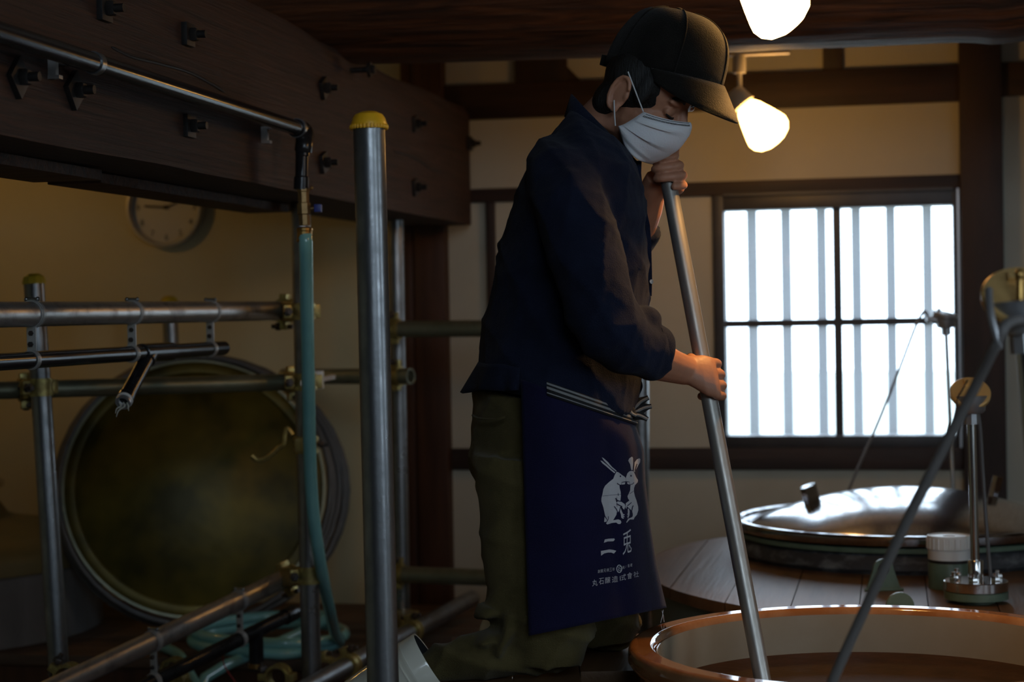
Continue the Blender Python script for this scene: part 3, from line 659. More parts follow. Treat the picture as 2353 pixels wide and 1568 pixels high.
hp += [PZ(776, 1480, ZH + 0.01)] + coil[3:]
e = coil[-1]; hp += [e + V((-0.05, -0.12, -0.03)), P(470, 1560, 4.98), P(500, 1640, 4.95)]
bm = BM(); tube(bm, cat(hp, 4), 0.0155, 18)
single('water_hose', bm, 'hose_teal', 'turquoise ribbed hose hanging from the valve and coiled on the platform', 'hose', hp[0])
e = P(405, 1500, 5.3); bm = BM(); tube(bm, cat([PZ(372, 1487, ZP + 0.014), PZ(410, 1505, ZP + 0.014), P(430, 1540, 5.0), P(470, 1610, 4.9)], 5), 0.0145, 16)
single('hose_end', bm, 'hose_teal', 'loose end of turquoise hose behind the lower sloping rail', 'hose', P(410, 1512, 5.2))
bm = BM(); tube(bm, cat([P(512, 1508, 4.8), P(514, 1525, 4.8), P(524, 1545, 4.78), P(540, 1568, 4.78), P(545, 1590, 4.78)], 5), 0.0016, 6)
single('red_wire', bm, 'wire_red', 'thin red wire dangling under the black conduit', 'wire', P(514, 1525, 4.8))

# ---- big round lid leaning on the wall, grey hose coiled round it
LC = P(448, 1122, 5.55); LN = (-FW * 0.93 + RT * 0.16 + UP * 0.20).normalized()
LX = RT - LN * RT.dot(LN); LX.normalize(); LY = LN.cross(LX); LR = 0.378
t = thing('round_lid', 'large round olive lid leaning against the wall', 'lid', LC - UP * LR)
bm = BM(); prof = [(0, -0.012), (LR - 0.02, -0.012), (LR, -0.006), (LR, 0.010), (LR - 0.012, 0.014), (LR - 0.03, 0.012), (LR - 0.034, 0.004)]
for i in range(1, 13): q = (LR - 0.034) * (1 - i / 12); prof.append((q, 0.004 + 0.055 * (1 - (q / (LR - 0.034)) ** 2)))
lathe(bm, LC, LN, prof, 72); put('lid_dish', bm, 'lid_olive', t)
bm = BM(); ring(bm, LC + LN * 0.004, LN, LR, LR + 0.007, 0.012, 72); put('rim_band', bm, 'galv_green', t)
pts = []
for i in range(0, 4 * 40 + 26):
    an = -0.6 + 2 * math.pi * i / 40; k = i / 40.0
    rr = LR + 0.018 + 0.004 * math.sin(k * 9) + 0.003 * k; off = 0.016 - 0.017 * k
    sh = 0.028 * k if math.cos(an) > 0 else 0.0
    pts.append(LC + LX * (math.cos(an) * rr + sh * math.cos(an) * 0.45) + LY * (math.sin(an) * rr) + LN * off)
bm = BM(); tube(bm, pts, 0.0092, 12)
single('grey_hose', bm, 'hose_grey', 'grey hose coiled several times round the big olive lid', 'hose', LC - UP * LR)

# ---- clock
ck = PY(385, 477, yp - 0.002); RK = 92 * (ck - CAM).dot(FW) / FPX
t = thing('wall_clock', 'round pale wall clock half hidden by the big beam', 'clock', ck)
bm = BM(); lathe(bm, ck, -Y_, [(0, 0), (RK * 0.97, 0), (RK, 0.006), (RK, 0.034), (RK * 0.97, 0.041), (RK * 0.93, 0.041), (RK * 0.90, 0.034), (RK * 0.885, 0.014)], 72); put('case', bm, 'clock_rim', t)
bm = BM(); lathe(bm, ck, -Y_, [(RK * 0.89, 0.012), (0, 0.0125)], 72); put('dial', bm, 'clock_face', t)
def glyph(ch):
    """flat outline of a character: vertices centred in a unit box, faces"""
    cu = bpy.data.curves.new('g', 'FONT'); cu.body = ch; cu.resolution_u = 3
    o = bpy.data.objects.new('g', cu); C.objects.link(o); bpy.context.view_layer.update()
    me = bpy.data.meshes.new_from_object(o.evaluated_get(bpy.context.evaluated_depsgraph_get()))
    bpy.data.objects.remove(o)
    xs2 = [v.co.x for v in me.vertices]; ys2 = [v.co.y for v in me.vertices]
    x0, x1, y0, y1 = min(xs2), max(xs2), min(ys2), max(ys2)
    vs = [((v.co.x - (x0 + x1) / 2) / max(x1 - x0, 1e-6), (v.co.y - (y0 + y1) / 2) / max(y1 - y0, 1e-6)) for v in me.vertices]
    fs = [list(p.vertices) for p in me.polygons]; asp = (x1 - x0) / max(y1 - y0, 1e-6)
    bpy.data.meshes.remove(me); return vs, fs, asp
for h in range(1, 13):
    an = math.radians(90 - 30 * h); vs, fs, asp = glyph(str(h)); s = RK * 0.15
    o_ = ck - Y_ * 0.0135 + X_ * (math.cos(an) * RK * 0.74) + Z_ * (math.sin(an) * RK * 0.74)
    bm = BM(); vv = [bm.verts.new(o_ + X_ * (a * s * asp) + Z_ * (b_ * s)) for a, b_ in vs]
    for f in fs: bm.faces.new([vv[i] for i in f])
    put('numeral', bm, 'iron_black', t, flat=True)
for an, L_, wd, nm in ((math.radians(176), 0.56, 0.022, 'hour_hand'), (math.radians(20), 0.72, 0.016, 'minute_hand')):
    dv = X_ * math.cos(an) + Z_ * math.sin(an); bm = BM(); box(bm, ck - Y_ * 0.018 + dv * (RK * L_ * 0.45), dv * (RK * L_ * 0.55), dv.cross(Y_) * RK * wd, Y_ * 0.0008); put(nm, bm, 'iron_black', t)
bm = BM(); lathe(bm, ck - Y_ * 0.012, -Y_, [(RK * 0.05, 0), (RK * 0.05, 0.008), (0, 0.009)], 16); put('pivot', bm, 'iron_black', t)

# ---- far tank on the platform, bottom left
TL = V((0, 0, 0)) + P(1176.5 - 1.85 / 5.75 * FPX, 1200, 5.75); TL.z = ZP + 0.003; TRr = 0.575
t = thing('small_tank', 'grey round tank with a domed green top, lower left corner', 'tank', TL)
bm = BM(); lathe(bm, TL, Z_, [(0, 0), (TRr, 0), (TRr, 0.195), (TRr * 0.992, 0.2), (0, 0.2)], 72); put('tank_body', bm, 'tank_grey', t)
bm = BM(); lathe(bm, TL + Z_ * 0.203, Z_, [(TRr * 0.98, 0), (TRr * 1.005, 0.0), (TRr * 1.005, 0.035), (TRr * 0.985, 0.06), (TRr * 0.93, 0.082), (TRr * 0.8, 0.1), (TRr * 0.6, 0.12), (0.3, 0.135), (0, 0.136)], 72); put('domed_top', bm, 'tank_green', t)
bm = BM(); lathe(bm, TL + Z_ * 0.335, Z_, [(0.30, 0), (0.295, 0.004), (0.262, 0.05), (0.262, 0.085), (0, 0.085)], 60); put('manhole_collar', bm, 'tank_green', t)
bm = BM(); lathe(bm, TL + Z_ * 0.424, Z_, [(0, 0), (0.275, 0.0), (0.283, 0.006), (0.283, 0.018), (0.275, 0.024), (0.262, 0.022), (0.25, 0.014), (0, 0.03)], 60); put('manhole_lid', bm, 'stainless', t)
# ================================================================== RIGHT SIDE: tanks, lids, probes
ZD = 0.557
def Q(lat, d, z): p = CAM + _R * lat + _h * d; p.z = z; return p
# ---- rear tank with a plank deck
TC = Q(1.30, 4.60, 0.0); RTK = 0.985
t = rear = thing('brewing_tank', 'round tank topped with a plank deck, under the window', 'tank', TC)
bm = BM(); lathe(bm, TC, Z_, [(0, 0), (RTK - 0.02, 0), (RTK - 0.02, ZD - 0.028), (0, ZD - 0.028)], 96); put('tank_body', bm, 'tank_side', t)
pw = 0.145; k0 = -7
for k in range(k0, 8):
    xa, xb = k * pw + 0.0012, (k + 1) * pw - 0.0012; poly = []
    if max(abs(xa), abs(xb)) >= RTK:
        xa = max(xa, -RTK + 0.003); xb = min(xb, RTK - 0.003)
        if xb - xa < 0.02: continue
    top = [(xa + (xb - xa) * i / 5) for i in range(6)]
    poly = [(x, math.sqrt(max(RTK ** 2 - x * x, 0))) for x in top] + [(x, -math.sqrt(max(RTK ** 2 - x * x, 0))) for x in reversed(top)]
    dz = 0.0015 * random.random()
    bm = BM(); prism(bm, [TC + V((x, y, ZD - 0.026 + dz)) for x, y in poly], Z_ * 0.026)
    put('plank', bm, 'deck_wood', t, flat=True)
# domed manhole lid on its collar
LCt = PZ(2082, 1186, 0.652); RLd = 0.447
bm = BM(); lathe(bm, V((LCt.x, LCt.y, ZD)), Z_, [(RLd * 0.98, 0), (RLd * 1.0, 0.012), (RLd * 0.985, 0.036), (RLd * 0.955, 0.050), (RLd * 0.9, 0.050), (RLd * 0.9, 0)], 96, closed=True)
me = mk(bm); displace(me, lambda c, n: 0.006 * noise.noise(c * 18)); put('caulked_collar', me, 'tar', t)
bm = BM(); lathe(bm, V((LCt.x, LCt.y, ZD + 0.05)), Z_, [(RLd * 0.93, 0), (RLd * 0.985, 0.002), (RLd * 0.985, 0.013), (RLd * 0.93, 0.014)], 96, closed=True); put('green_ring', bm, 'green_paint', t)
z0 = ZD + 0.066
ld = thing('manhole_lid', 'domed stainless manhole lid with two upright handles, closed', 'lid', V((LCt.x, LCt.y, z0)))
bm = BM(); rd = RLd * 0.895; pr = [(RLd * 0.94, 0), (RLd * 0.995, 0.004), (RLd, 0.014), (RLd, 0.022), (RLd * 0.992, 0.028), (RLd * 0.975, 0.0285), (RLd * 0.962, 0.024), (RLd * 0.955, 0.016), (RLd * 0.905, 0.0145), (rd, 0.018)]
for i in range(1, 19): q = rd * (1 - i / 18); pr.append((q, 0.018 + 0.086 * (1 - (q / rd) ** 2)))
lathe(bm, V((LCt.x, LCt.y, z0)), Z_, pr, 128); put('lid_dome', bm, 'stainless', ld, sharp=28)
def tab(px, py, h, wd, lean):
    """handle: a sheet tab bent into an angle, standing on the dome"""
    b_ = P(px, py, (LCt - CAM).dot(FW)); rv = V((b_.x - LCt.x, b_.y - LCt.y, 0)); rr = min(rv.length, rd * 0.97)
    base = V((b_.x, b_.y, z0 + 0.018 + 0.086 * (1 - (rr / rd) ** 2) - 0.006))
    n_ = (Z_ + RT * lean).normalized(); a_ = (RT * 0.8 + FW * 0.6); a_ = (a_ - n_ * a_.dot(n_)).normalized(); c_ = n_.cross(a_)
    bm = BM(); prism(bm, [base + a_ * q[0] * wd + c_ * q[1] * wd for q in ((-1, -0.6), (0, -0.6), (0.1, 0.0), (0.9, 0.1), (0.9, 0.7), (-0.2, 0.6), (-0.35, -0.1), (-1, -0.1))], n_ * h); put('handle_tab', bm, 'stainless', ld, flat=True)
tab(1868, 1163, 0.048, 0.036, -0.24); tab(2283, 1178, 0.060, 0.024, 0.25)
# lifting lugs, capped vent pipe on the rear tank
def lug(px, py, w0, w1, h, hole, th, label):
    p = PZ(px, py, ZD); n_ = V((-FW.x, -FW.y, 0)).normalized(); a_ = V((RT.x, RT.y, 0)).normalized()
    outl = [(-w0, 0), (w0, 0)] + [(w1 * math.cos(q), h - w1 + w1 * math.sin(q)) for q in [math.pi * i / 12 for i in range(13)]]
    bm = BM(); prism(bm, [p + a_ * x + Z_ * z - n_ * th / 2 for x, z in outl], n_ * th); o = put('lifting_lug', bm, 'green_paint', rear, flat=True)
    if hole:
        bm = BM(); lathe(bm, p + Z_ * (h - w1) + n_ * (th / 2 + 0.0006), n_, [(0, 0), (hole, 0), (hole * 1.08, 0.0004)], 24); put('lug_hole', bm, 'iron_black', o)
        bm = BM(); tube(bm, [p + a_ * (-w0 * 1.1) + n_ * th * 0.6 + Z_ * 0.003, p + a_ * (w0 * 1.1) + n_ * th * 0.6 + Z_ * 0.003], 0.004, 8); put('weld_bead', bm, 'green_paint', o)
lug(2030, 1358, 0.040, 0.023, 0.072, 0.011, 0.010, '')
lug(2068, 1398, 0.031, 0.030, 0.034, 0, 0.010, '')
p = PZ(2182, 1352, ZD); vp = 0.047
bm = BM(); lathe(bm, p, Z_, [(0, 0), (vp, 0), (vp, 0.058), (vp * 0.97, 0.06), (0, 0.06)], 48); st = put('vent_pipe', bm, 'green_paint', rear)
bm = BM(); lathe(bm, p + Z_ * 0.06, Z_, [(vp * 0.98, 0), (vp * 0.98, 0.008), (0, 0.008)], 48); put('seal_ring', bm, 'iron_black', st)
bm = BM(); lathe(bm, p + Z_ * 0.067, Z_, [(0, 0), (vp * 1.0, 0), (vp * 1.01, 0.022), (vp * 1.05, 0.024), (vp * 1.05, 0.05), (vp * 1.02, 0.054), (vp * 0.98, 0.0545), (vp * 0.96, 0.052), (vp * 0.3, 0.052), (vp * 0.28, 0.05), (0, 0.05)], 48); sc_ = put('screw_cap', bm, 'plastic_white', st)
for j in range(24):
    an = 2 * math.pi * j / 24; q = p + Z_ * 0.104 + V((math.cos(an), math.sin(an), 0)) * vp * 1.05
    bm = BM(); tube(bm, [q - Z_ * 0.012, q + Z_ * 0.012], 0.0016, 6); put('grip_rib', bm, 'plastic_white', sc_)

# ---- temperature probes
def probe(base, head, label, s=1.0, rod=0.0095, lid_n=None, fl=True, cable=None, cr=0.004, metal='lamplit_alu', gland_dir=None, chain=True):
    t = thing('temperature_probe', label, 'probe', base)
    if fl:
        fr = 0.068 * s
        bm = BM(); lathe(bm, base, Z_, [(0, 0), (0.04, 0), (0.04, 0.008), (fr, 0.010), (fr, 0.026), (0, 0.026)], 56); put('green_flange', bm, 'green_paint', t)
        bm = BM(); lathe(bm, base + Z_ * 0.028, Z_, [(0, 0), (fr, 0), (fr, 0.019), (fr * 0.975, 0.0205), (0, 0.0205)], 56); tf = put('steel_flange', bm, 'stainless_bolt', t)
        for j in range(6):
            an = 2 * math.pi * (j + 0.35) / 6; q = base + Z_ * 0.0485 + V((math.cos(an), math.sin(an), 0)) * fr * 0.74
            bm = BM(); nut(bm, q, Z_, 0.0105, 0.012); tube(bm, [q + Z_ * 0.011, q + Z_ * 0.020], 0.0052, 10); put('bolt', bm, 'stainless_bolt', tf)
        bm = BM(); lathe(bm, base + Z_ * 0.048, Z_, [(0, 0), (0.0165, 0), (0.0165, 0.042), (0.0150, 0.044), (0, 0.044)], 28); sv = put('sleeve', bm, 'stainless_bolt', t)
        q = base + Z_ * 0.066 - FW * 0.016 - RT * 0.004; bm = BM(); tube(bm, [q, q - FW * 0.008], 0.005, 10); put('set_screw', bm, 'steel_dark', sv)
    n_ = (head - base).normalized()
    bm = BM(); tube(bm, [base + Z_ * 0.03, head - n_ * 0.055 * s], rod, 20); put('stem', bm, 'stainless_bolt', t)
    bm = BM(); lathe(bm, head - n_ * 0.068 * s, n_, [(0, 0), (0.0155 * s, 0), (0.0155 * s, 0.024 * s), (0.013 * s, 0.026 * s), (0, 0.026 * s)], 8); put('hex_nut', bm, 'alu_grey', t, sharp=20)
    ln = (lid_n or n_).normalized()
    lo = lathe(BM(), head - n_ * 0.045 * s, n_, [(0, 0), (0.024 * s, 0), (0.030 * s, 0.006 * s), (0.034 * s, 0.03 * s), (0.036 * s, 0.038 * s), (0, 0.04 * s)], 40); put('head_body', lo, 'alu_grey', t)
    bm = BM(); lathe(bm, head - ln * 0.012 * s, ln, [(0, 0), (0.038 * s, 0), (0.0435 * s, 0.006 * s), (0.0435 * s, 0.013 * s), (0.041 * s, 0.016 * s), (0, 0.019 * s)], 48); lid = put('head_lid', bm, metal, t)
    tq = head + ln * 0.006 * s + UP * 0.02 * s; a_, b__ = perp(ln)
    bm = BM(); box(bm, head + ln * 0.0075 * s + b__ * 0.022 * s * (1 if b__.dot(UP) > 0 else -1), a_ * 0.012 * s, b__ * 0.006 * s, ln * 0.006 * s, 0.001); put('lid_lug', bm, metal, lid)
    if chain:
        bb = b__ if b__.dot(UP) > 0 else -b__; c0 = head + ln * 0.016 * s + bb * 0.022 * s - RT * 0.006 * s; c1 = head - RT * 0.034 * s - UP * 0.012 * s - FW * 0.016 * s; c2 = head - RT * 0.033 * s - UP * 0.06 * s - FW * 0.012 * s
        cp = cat([c0, c0.lerp(c1, 0.5) - UP * 0.002, c1 - FW * 0.008 * s, c1.lerp(c2, 0.5) - FW * 0.006 * s, c2], 6); nl_ = len(cp) - 1
        bm = BM()
        for i in range(nl_):
            m_ = (cp[i] + cp[i + 1]) / 2; dv = (cp[i + 1] - cp[i]); a1, b1_ = perp(dv); ax = a1 if i % 2 else b1_; o1 = ax.cross(dv.normalized())
            lp = [m_ + dv * 0.62 * math.cos(2 * math.pi * j / 8) + o1 * 0.0022 * s * math.sin(2 * math.pi * j / 8) for j in range(9)]
            tube(bm, lp, 0.0007 * s, 5)
        put('chain', bm, 'steel_dark', t)
    if gland_dir is not None:
        g0 = head - n_ * 0.022 * s; gd = gland_dir.normalized()
        bm = BM(); tube(bm, [g0 + gd * 0.02 * s, g0 + gd * 0.045 * s, g0 + gd * 0.045 * s, g0 + gd * 0.062 * s], [0.014 * s, 0.014 * s, 0.0105 * s, 0.0085 * s], 12); put('cable_gland', bm, metal, t)
    if cable:
        bm = BM(); tube(bm, cat(cable, 8), cr, 12); put('cable', bm, 'cable', t)
    return t
b_ = PZ(2243, 1385, ZD); hd = P(2230, 903, (b_ - CAM).dot(FW))
dA = (b_ - CAM).dot(FW)
probe(b_, hd, 'steel temperature probe with a round head coloured for amber lamplight and chain, centre right', 1.0, lid_n=UP * 0.66 - FW * 0.72 - RT * 0.08,
      cable=[hd + FW * 0.03 + RT * 0.02 - UP * 0.02, P(2252, 985, dA + 0.04), P(2258, 1080, dA + 0.05), P(2266, 1200, dA + 0.05), P(2276, 1325, dA + 0.05), P(2278, 1345, dA + 0.05)], cr=0.0042)
dB = 5.5; b2 = P(2192, 1148, dB); b2.z = ZD; hB = P(2172, 722, dB)
probe(b2, hB, 'temperature probe in front of the window with a cable sloping left', 0.92, rod=0.0062, lid_n=UP * 0.95 + RT * 0.2 - FW * 0.2, gland_dir=-RT * 1.0 + UP * 0.1,
      cable=[hB - RT * 0.05 + UP * -0.012, P(2124, 716, dB), P(2105, 748, dB), P(2066, 850, dB), P(2014, 980, dB), P(1962, 1098, dB), P(1925, 1190, dB)], cr=0.0042, chain=False, metal='alu_grey')
dN = 2.28; hN = P(2342, 678, dN); bN = P(2440, 1500, dN); bN.z = ZD - 0.01
gN = P(2270, 668, dN)
probe(bN, hN, 'blurred temperature probe close to the viewer at the right edge', 1.05, rod=0.0095, lid_n=UP * 0.66 - FW * 0.72 - RT * 0.15, fl=True,
      cable=[hN - UP * 0.03 - FW * 0.03 + RT * 0.01, P(2318, 742, dN - 0.05), P(2290, 790, dN - 0.05), P(2225, 920, dN), P(2100, 1165, dN + 0.04), P(1990, 1395, dN + 0.08), P(1912, 1568, dN + 0.10), P(1885, 1640, dN + 0.10)], cr=0.0068, chain=False)
bm = BM(); tube(bm, cat([P(2272, 665, dN - 0.03), P(2276, 720, dN - 0.05), P(2290, 775, dN - 0.055), P(2296, 800, dN - 0.05)], 5), 0.0048, 8)
put('hanging_strap', bm, 'alu_grey', bpy.data.objects['temperature_probe.002'])
bm = BM(); tube(bm, [P(2343, 690, dN - 0.03), P(2343, 640, dN - 0.03)], 0.004, 8); sphere(bm, P(2343, 632, dN - 0.03), RT * 0.0062, UP * 0.0075, FW * 0.005, 12, 8); put('wing_screw', bm, 'brass', bpy.data.objects['temperature_probe.002'])

# ---- open tank in front
ZR = 0.635
OC = PZ(2010, 1477, ZR); OC.z = 0
RO = 567 * (V((OC.x, OC.y, ZR)) - CAM).dot(FW) / FPX
FT = Q(0.86, 2.72, 0.0)
t = thing('open_tank', 'open tank with a glazed orange-brown rim in the foreground', 'tank', FT)
bm = BM(); lathe(bm, FT, Z_, [(0, 0), (0.85, 0), (0.85, 0.47), (0.83, 0.5), (0, 0.5)], 96); put('tank_body', bm, 'tank_side', t)
oc = V((OC.x, OC.y, 0))
bm = BM(); lathe(bm, oc, Z_, [(RO - 0.045, 0.50), (RO - 0.02, 0.50), (RO - 0.018, ZR - 0.045), (RO - 0.006, ZR - 0.036), (RO, ZR - 0.026), (RO - 0.001, ZR - 0.010), (RO - 0.004, ZR - 0.003), (RO - 0.008, ZR), (RO - 0.011, ZR), (RO - 0.024, ZR), (RO - 0.035, ZR), (RO - 0.038, ZR), (RO - 0.044, ZR - 0.005), (RO - 0.047, ZR - 0.014), (RO - 0.048, ZR - 0.02)], 128, closed=True); put('rim', bm, 'enamel_brown', t, sharp=60)
bm = BM(); ri = RO - 0.0485; lathe(bm, oc, Z_, [(ri, ZR - 0.012), (ri - 0.001, ZR - 0.03), (ri - 0.003, ZR - 0.1), (ri - 0.006, ZR - 0.1), (ri - 0.004, ZR - 0.03), (ri - 0.0025, ZR - 0.0115)], 128, closed=True); put('neck_lining', bm, 'enamel_cream', t, sharp=60)
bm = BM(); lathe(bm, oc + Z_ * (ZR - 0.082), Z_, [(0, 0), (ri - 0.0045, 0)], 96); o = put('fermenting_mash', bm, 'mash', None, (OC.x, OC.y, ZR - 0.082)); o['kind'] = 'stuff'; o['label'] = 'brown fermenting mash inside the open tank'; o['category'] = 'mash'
p = P(2205, 1580, 2.62); bm = BM(); lathe(bm, V((p.x, p.y, 0.5)), Z_, [(0, 0), (0.034, 0), (0.034, p.z - 0.5 - 0.02), (0.036, p.z - 0.5 - 0.012), (0.03, p.z - 0.5), (0, p.z - 0.5 + 0.003)], 32); put('vent_cap', bm, 'plastic_white', t)
# dark rubber mat edge and little standing platform where the man kneels
wp = thing('work_platform', 'small plank stand the man kneels on', 'platform', Q(0.15, 3.4, 0))
x0 = -0.13; k = 0
while x0 < 0.6:
    xm = x0 + 0.06
    dmin = 2.95
    if abs(0.86 - xm) < 0.88: dmin = max(dmin, 2.72 + math.sqrt(0.88 ** 2 - (0.86 - xm - 0.06 if xm + 0.06 < 0.86 else 0) ** 2))
    a = _R * 0.0598; c0 = Q(xm, (dmin + 3.72) / 2, ZD - 0.014)
    bm = BM(); box(bm, c0, a, _h * ((3.72 - dmin) / 2), Z_ * 0.014, 0.002); put('plank', bm, 'deck_wood', wp)
    x0 += 0.121; k += 1
for lx, ly in ((-0.10, 3.0), (-0.10, 3.68), (0.5, 3.68)):
    bm = BM(); box(bm, Q(lx, ly, (ZD - 0.03) / 2), _R * 0.025, _h * 0.025, Z_ * ((ZD - 0.03) / 2)); put('leg', bm, 'timber', wp)

# ---- stirring pole held by the man
pa, pb = P(1531, 392, 3.425), P(1752, 1562, 3.215); pd = (pb - pa).normalized()
pe = pa + pd * ((ZR - 0.13 - pa.z) / pd.z)
bm = BM(); tube(bm, [pa, pa.lerp(pe, 0.3), pa.lerp(pe, 0.6), pe], 0.0147, 28)
single('stirring_pole', bm, 'pole_alu', 'long grey metal stirring pole gripped by the man', 'pole', pe)
# ================================================================== THE MAN
SP = 3.35 / FPX                                  # metres per picture pixel at his depth
def rad(px): return px * SP
# head frame: turned a little to the viewer, looking down
ps, pt = math.radians(26), math.radians(28)
hf0 = (RT * math.cos(ps) - FW * math.sin(ps)).normalized()
HF = (hf0 * math.cos(pt) - UP * math.sin(pt)).normalized(); HS = (-FW * math.cos(ps) - RT * math.sin(ps)).normalized()   # HS: towards his right ear (viewer)
HU = HS.cross(HF); HU = HU if HU.dot(UP) > 0 else -HU
HC = P(1472, 222, 3.40)
def hp_(f, s, u): return HC + HF * f + HS * s + HU * u
body = BM()
sphere(body, hp_(0.010, 0, 0.038), HF * 0.086, HS * 0.075, HU * 0.086)
sphere(body, hp_(0.028, 0, -0.030), HF * 0.066, HS * 0.060, HU * 0.074)
sphere(body, hp_(0.052, 0, -0.076), HF * 0.030, HS * 0.030, HU * 0.024)
loft(body, [(hp_(0.082, 0, 0.018), HS * 0.010, HF * 0.012), (hp_(0.092, 0, -0.004), HS * 0.0100, HF * 0.013), (hp_(0.098, 0, -0.022), HS * 0.013, HF * 0.012), (hp_(0.088, 0, -0.032), HS * 0.014, HF * 0.009)], 14)
for s in (-1, 1):
    sphere(body, hp_(0.080, s * 0.031, 0.020), HF * 0.010, HS * 0.024, HU * 0.008)          # brow ridge
    sphere(body, hp_(0.076, s * 0.032, 0.001), HF * 0.0085, HS * 0.0155, HU * 0.0105)       # lowered eyelid
    sphere(body, hp_(0.056, s * 0.036, -0.022), HF * 0.022, HS * 0.018, HU * 0.020)         # cheek
    # ear: shell and rim
    e0 = hp_(-0.004, s * 0.077, -0.006)
    sphere(body, e0 + HS * s * 0.003, HF * 0.017, HS * 0.006, HU * 0.030)
    rim = [e0 + HS * s * 0.010 + HF * (0.017 * math.cos(a)) * -1 + HU * (0.031 * math.sin(a)) for a in [math.radians(q) for q in (-80, -50, -20, 10, 40, 70, 100, 130, 160)]]
    tube(body, rim, 0.0042, 8)
    sphere(body, e0 + HS * s * 0.008 - HU * 0.027 + HF * 0.004, HF * 0.008, HS * 0.005, HU * 0.009)
    sphere(body, e0 + HS * s * 0.006 + HF * 0.014, HF * 0.005, HS * 0.005, HU * 0.009)
# neck, trunk
loft(body, [(hp_(-0.020, 0, -0.02), HF * 0.055, HS * 0.052), (hp_(-0.040, 0, -0.075), HF * 0.056, HS * 0.055), (P(1372, 345, 3.43), RT * 0.055 - UP * 0.03, FW * 0.06), (P(1340, 420, 3.43), RT * 0.07, FW * 0.10)], 24)
loft(body, [sec(1112, 890, 1440, 930, 3.42, 0.15), sec(1125, 760, 1450, 800, 3.42, 0.145), sec(1155, 600, 1465, 620, 3.42, 0.155), sec(1195, 470, 1462, 530, 3.42, 0.17), sec(1250, 380, 1450, 450, 3.42, 0.15), sec(1305, 320, 1430, 395, 3.42, 0.09)], 28)
def limb(bm, pts, n=18):
    """tapered limb through (px, py, depth, radius in pixels)"""
    ps_ = [P(a, b_, d) for a, b_, d, r in pts]; tube(bm, ps_, [rad(r) for *_, r in pts], n)
# right arm (near the viewer), left arm (behind)
limb(body, [(1300, 395, 3.26, 52), (1330, 480, 3.21, 58), (1365, 620, 3.17, 52), (1405, 770, 3.16, 44), (1440, 805, 3.19, 46), (1500, 826, 3.24, 46), (1545, 842, 3.29, 38), (1580, 853, 3.315, 33)])
limb(body, [(1330, 400, 3.60, 52), (1380, 500, 3.66, 52), (1430, 590, 3.66, 44), (1462, 530, 3.58, 46), (1485, 478, 3.52, 40), (1502, 430, 3.475, 31), (1512, 410, 3.462, 30)])
# thighs, shins
limb(body, [(1220, 960, 3.32, 80), (1215, 1100, 3.32, 85), (1230, 1300, 3.31, 74), (1260, 1460, 3.30, 58), (1200, 1495, 3.29, 50), (1080, 1516, 3.285, 40), (985, 1546, 3.28, 28), (905, 1594, 3.28, 26)])
limb(body, [(1260, 960, 3.52, 80), (1290, 1100, 3.53, 85), (1340, 1300, 3.53, 74), (1390, 1440, 3.53, 56), (1360, 1450, 3.60, 48), (1320, 1450, 3.72, 38), (1300, 1455, 3.80, 32)])
# right hand: back of the hand to the viewer, fingers round the far side of the pole
def pole_at(py): t_ = (py - 392) / (1562 - 392); return 1531 + t_ * 221, 3.425 - t_ * 0.21
pxx, pdd = pole_at(870); PA = pd
hn = -FW
loft(body, [(P(1568, 851, 3.312), PA * 0.024, hn * 0.022), (P(1590, 856, 3.310), PA * 0.030, hn * 0.0205), (P(1615, 864, 3.308), PA * 0.037, hn * 0.019), (P(1640, 868, 3.310), PA * 0.039, hn * 0.0165), (P(1650, 869, 3.314), PA * 0.037, hn * 0.013)], 20)
def chain(bm, pts, r0, r1, n=12):
    c_ = cat(pts, 4); tube(bm, c_, [r0 + (r1 - r0) * i / (len(c_) - 1) for i in range(len(c_))], n); sphere(bm, c_[-1], RT * r1, UP * r1, FW * r1, 10, 6); sphere(bm, c_[0], RT * r0, UP * r0, FW * r0, 10, 6)
fr = [0.0092, 0.0095, 0.0092, 0.0084]
for i, py in enumerate((836, 861, 886, 909)):
    cx_, cd_ = pole_at(py); r = fr[i]; R_ = 0.0147 + r + 0.0005; k = R_ / SP
    kn = (1.0, 1.12, 1.1, 0.95)[i]
    pts = [P(cx_ + k * 0.62, py - 1, cd_ - R_ * 1.02), P(cx_ + k * 0.98 * kn, py, cd_ - R_ * 0.45), P(cx_ + k * 0.98, py + 2, cd_ + R_ * 0.35), P(cx_ + k * 0.45, py + 3, cd_ + R_ * 0.95), P(cx_ - k * 0.25, py + 3, cd_ + R_ * 1.0), P(cx_ - k * 0.6, py + 2, cd_ + R_ * 0.75)]
    chain(body, pts, r * 1.08, r * 0.86)
cx_, cd_ = pole_at(822); k = 0.026 / SP
chain(body, [P(1590, 846, 3.315), P(1592, 832, 3.318), P(cx_ - k * 0.72, 826, cd_ - 0.010), P(cx_ - k * 0.72, 824, cd_ + 0.012), P(cx_ - k * 0.1, 824, cd_ + 0.024), P(cx_ + k * 0.3, 826, cd_ + 0.023)], 0.0125, 0.0085)
sphere(body, P(1612, 833, 3.318), RT * 0.022, UP * 0.013, FW * 0.013)
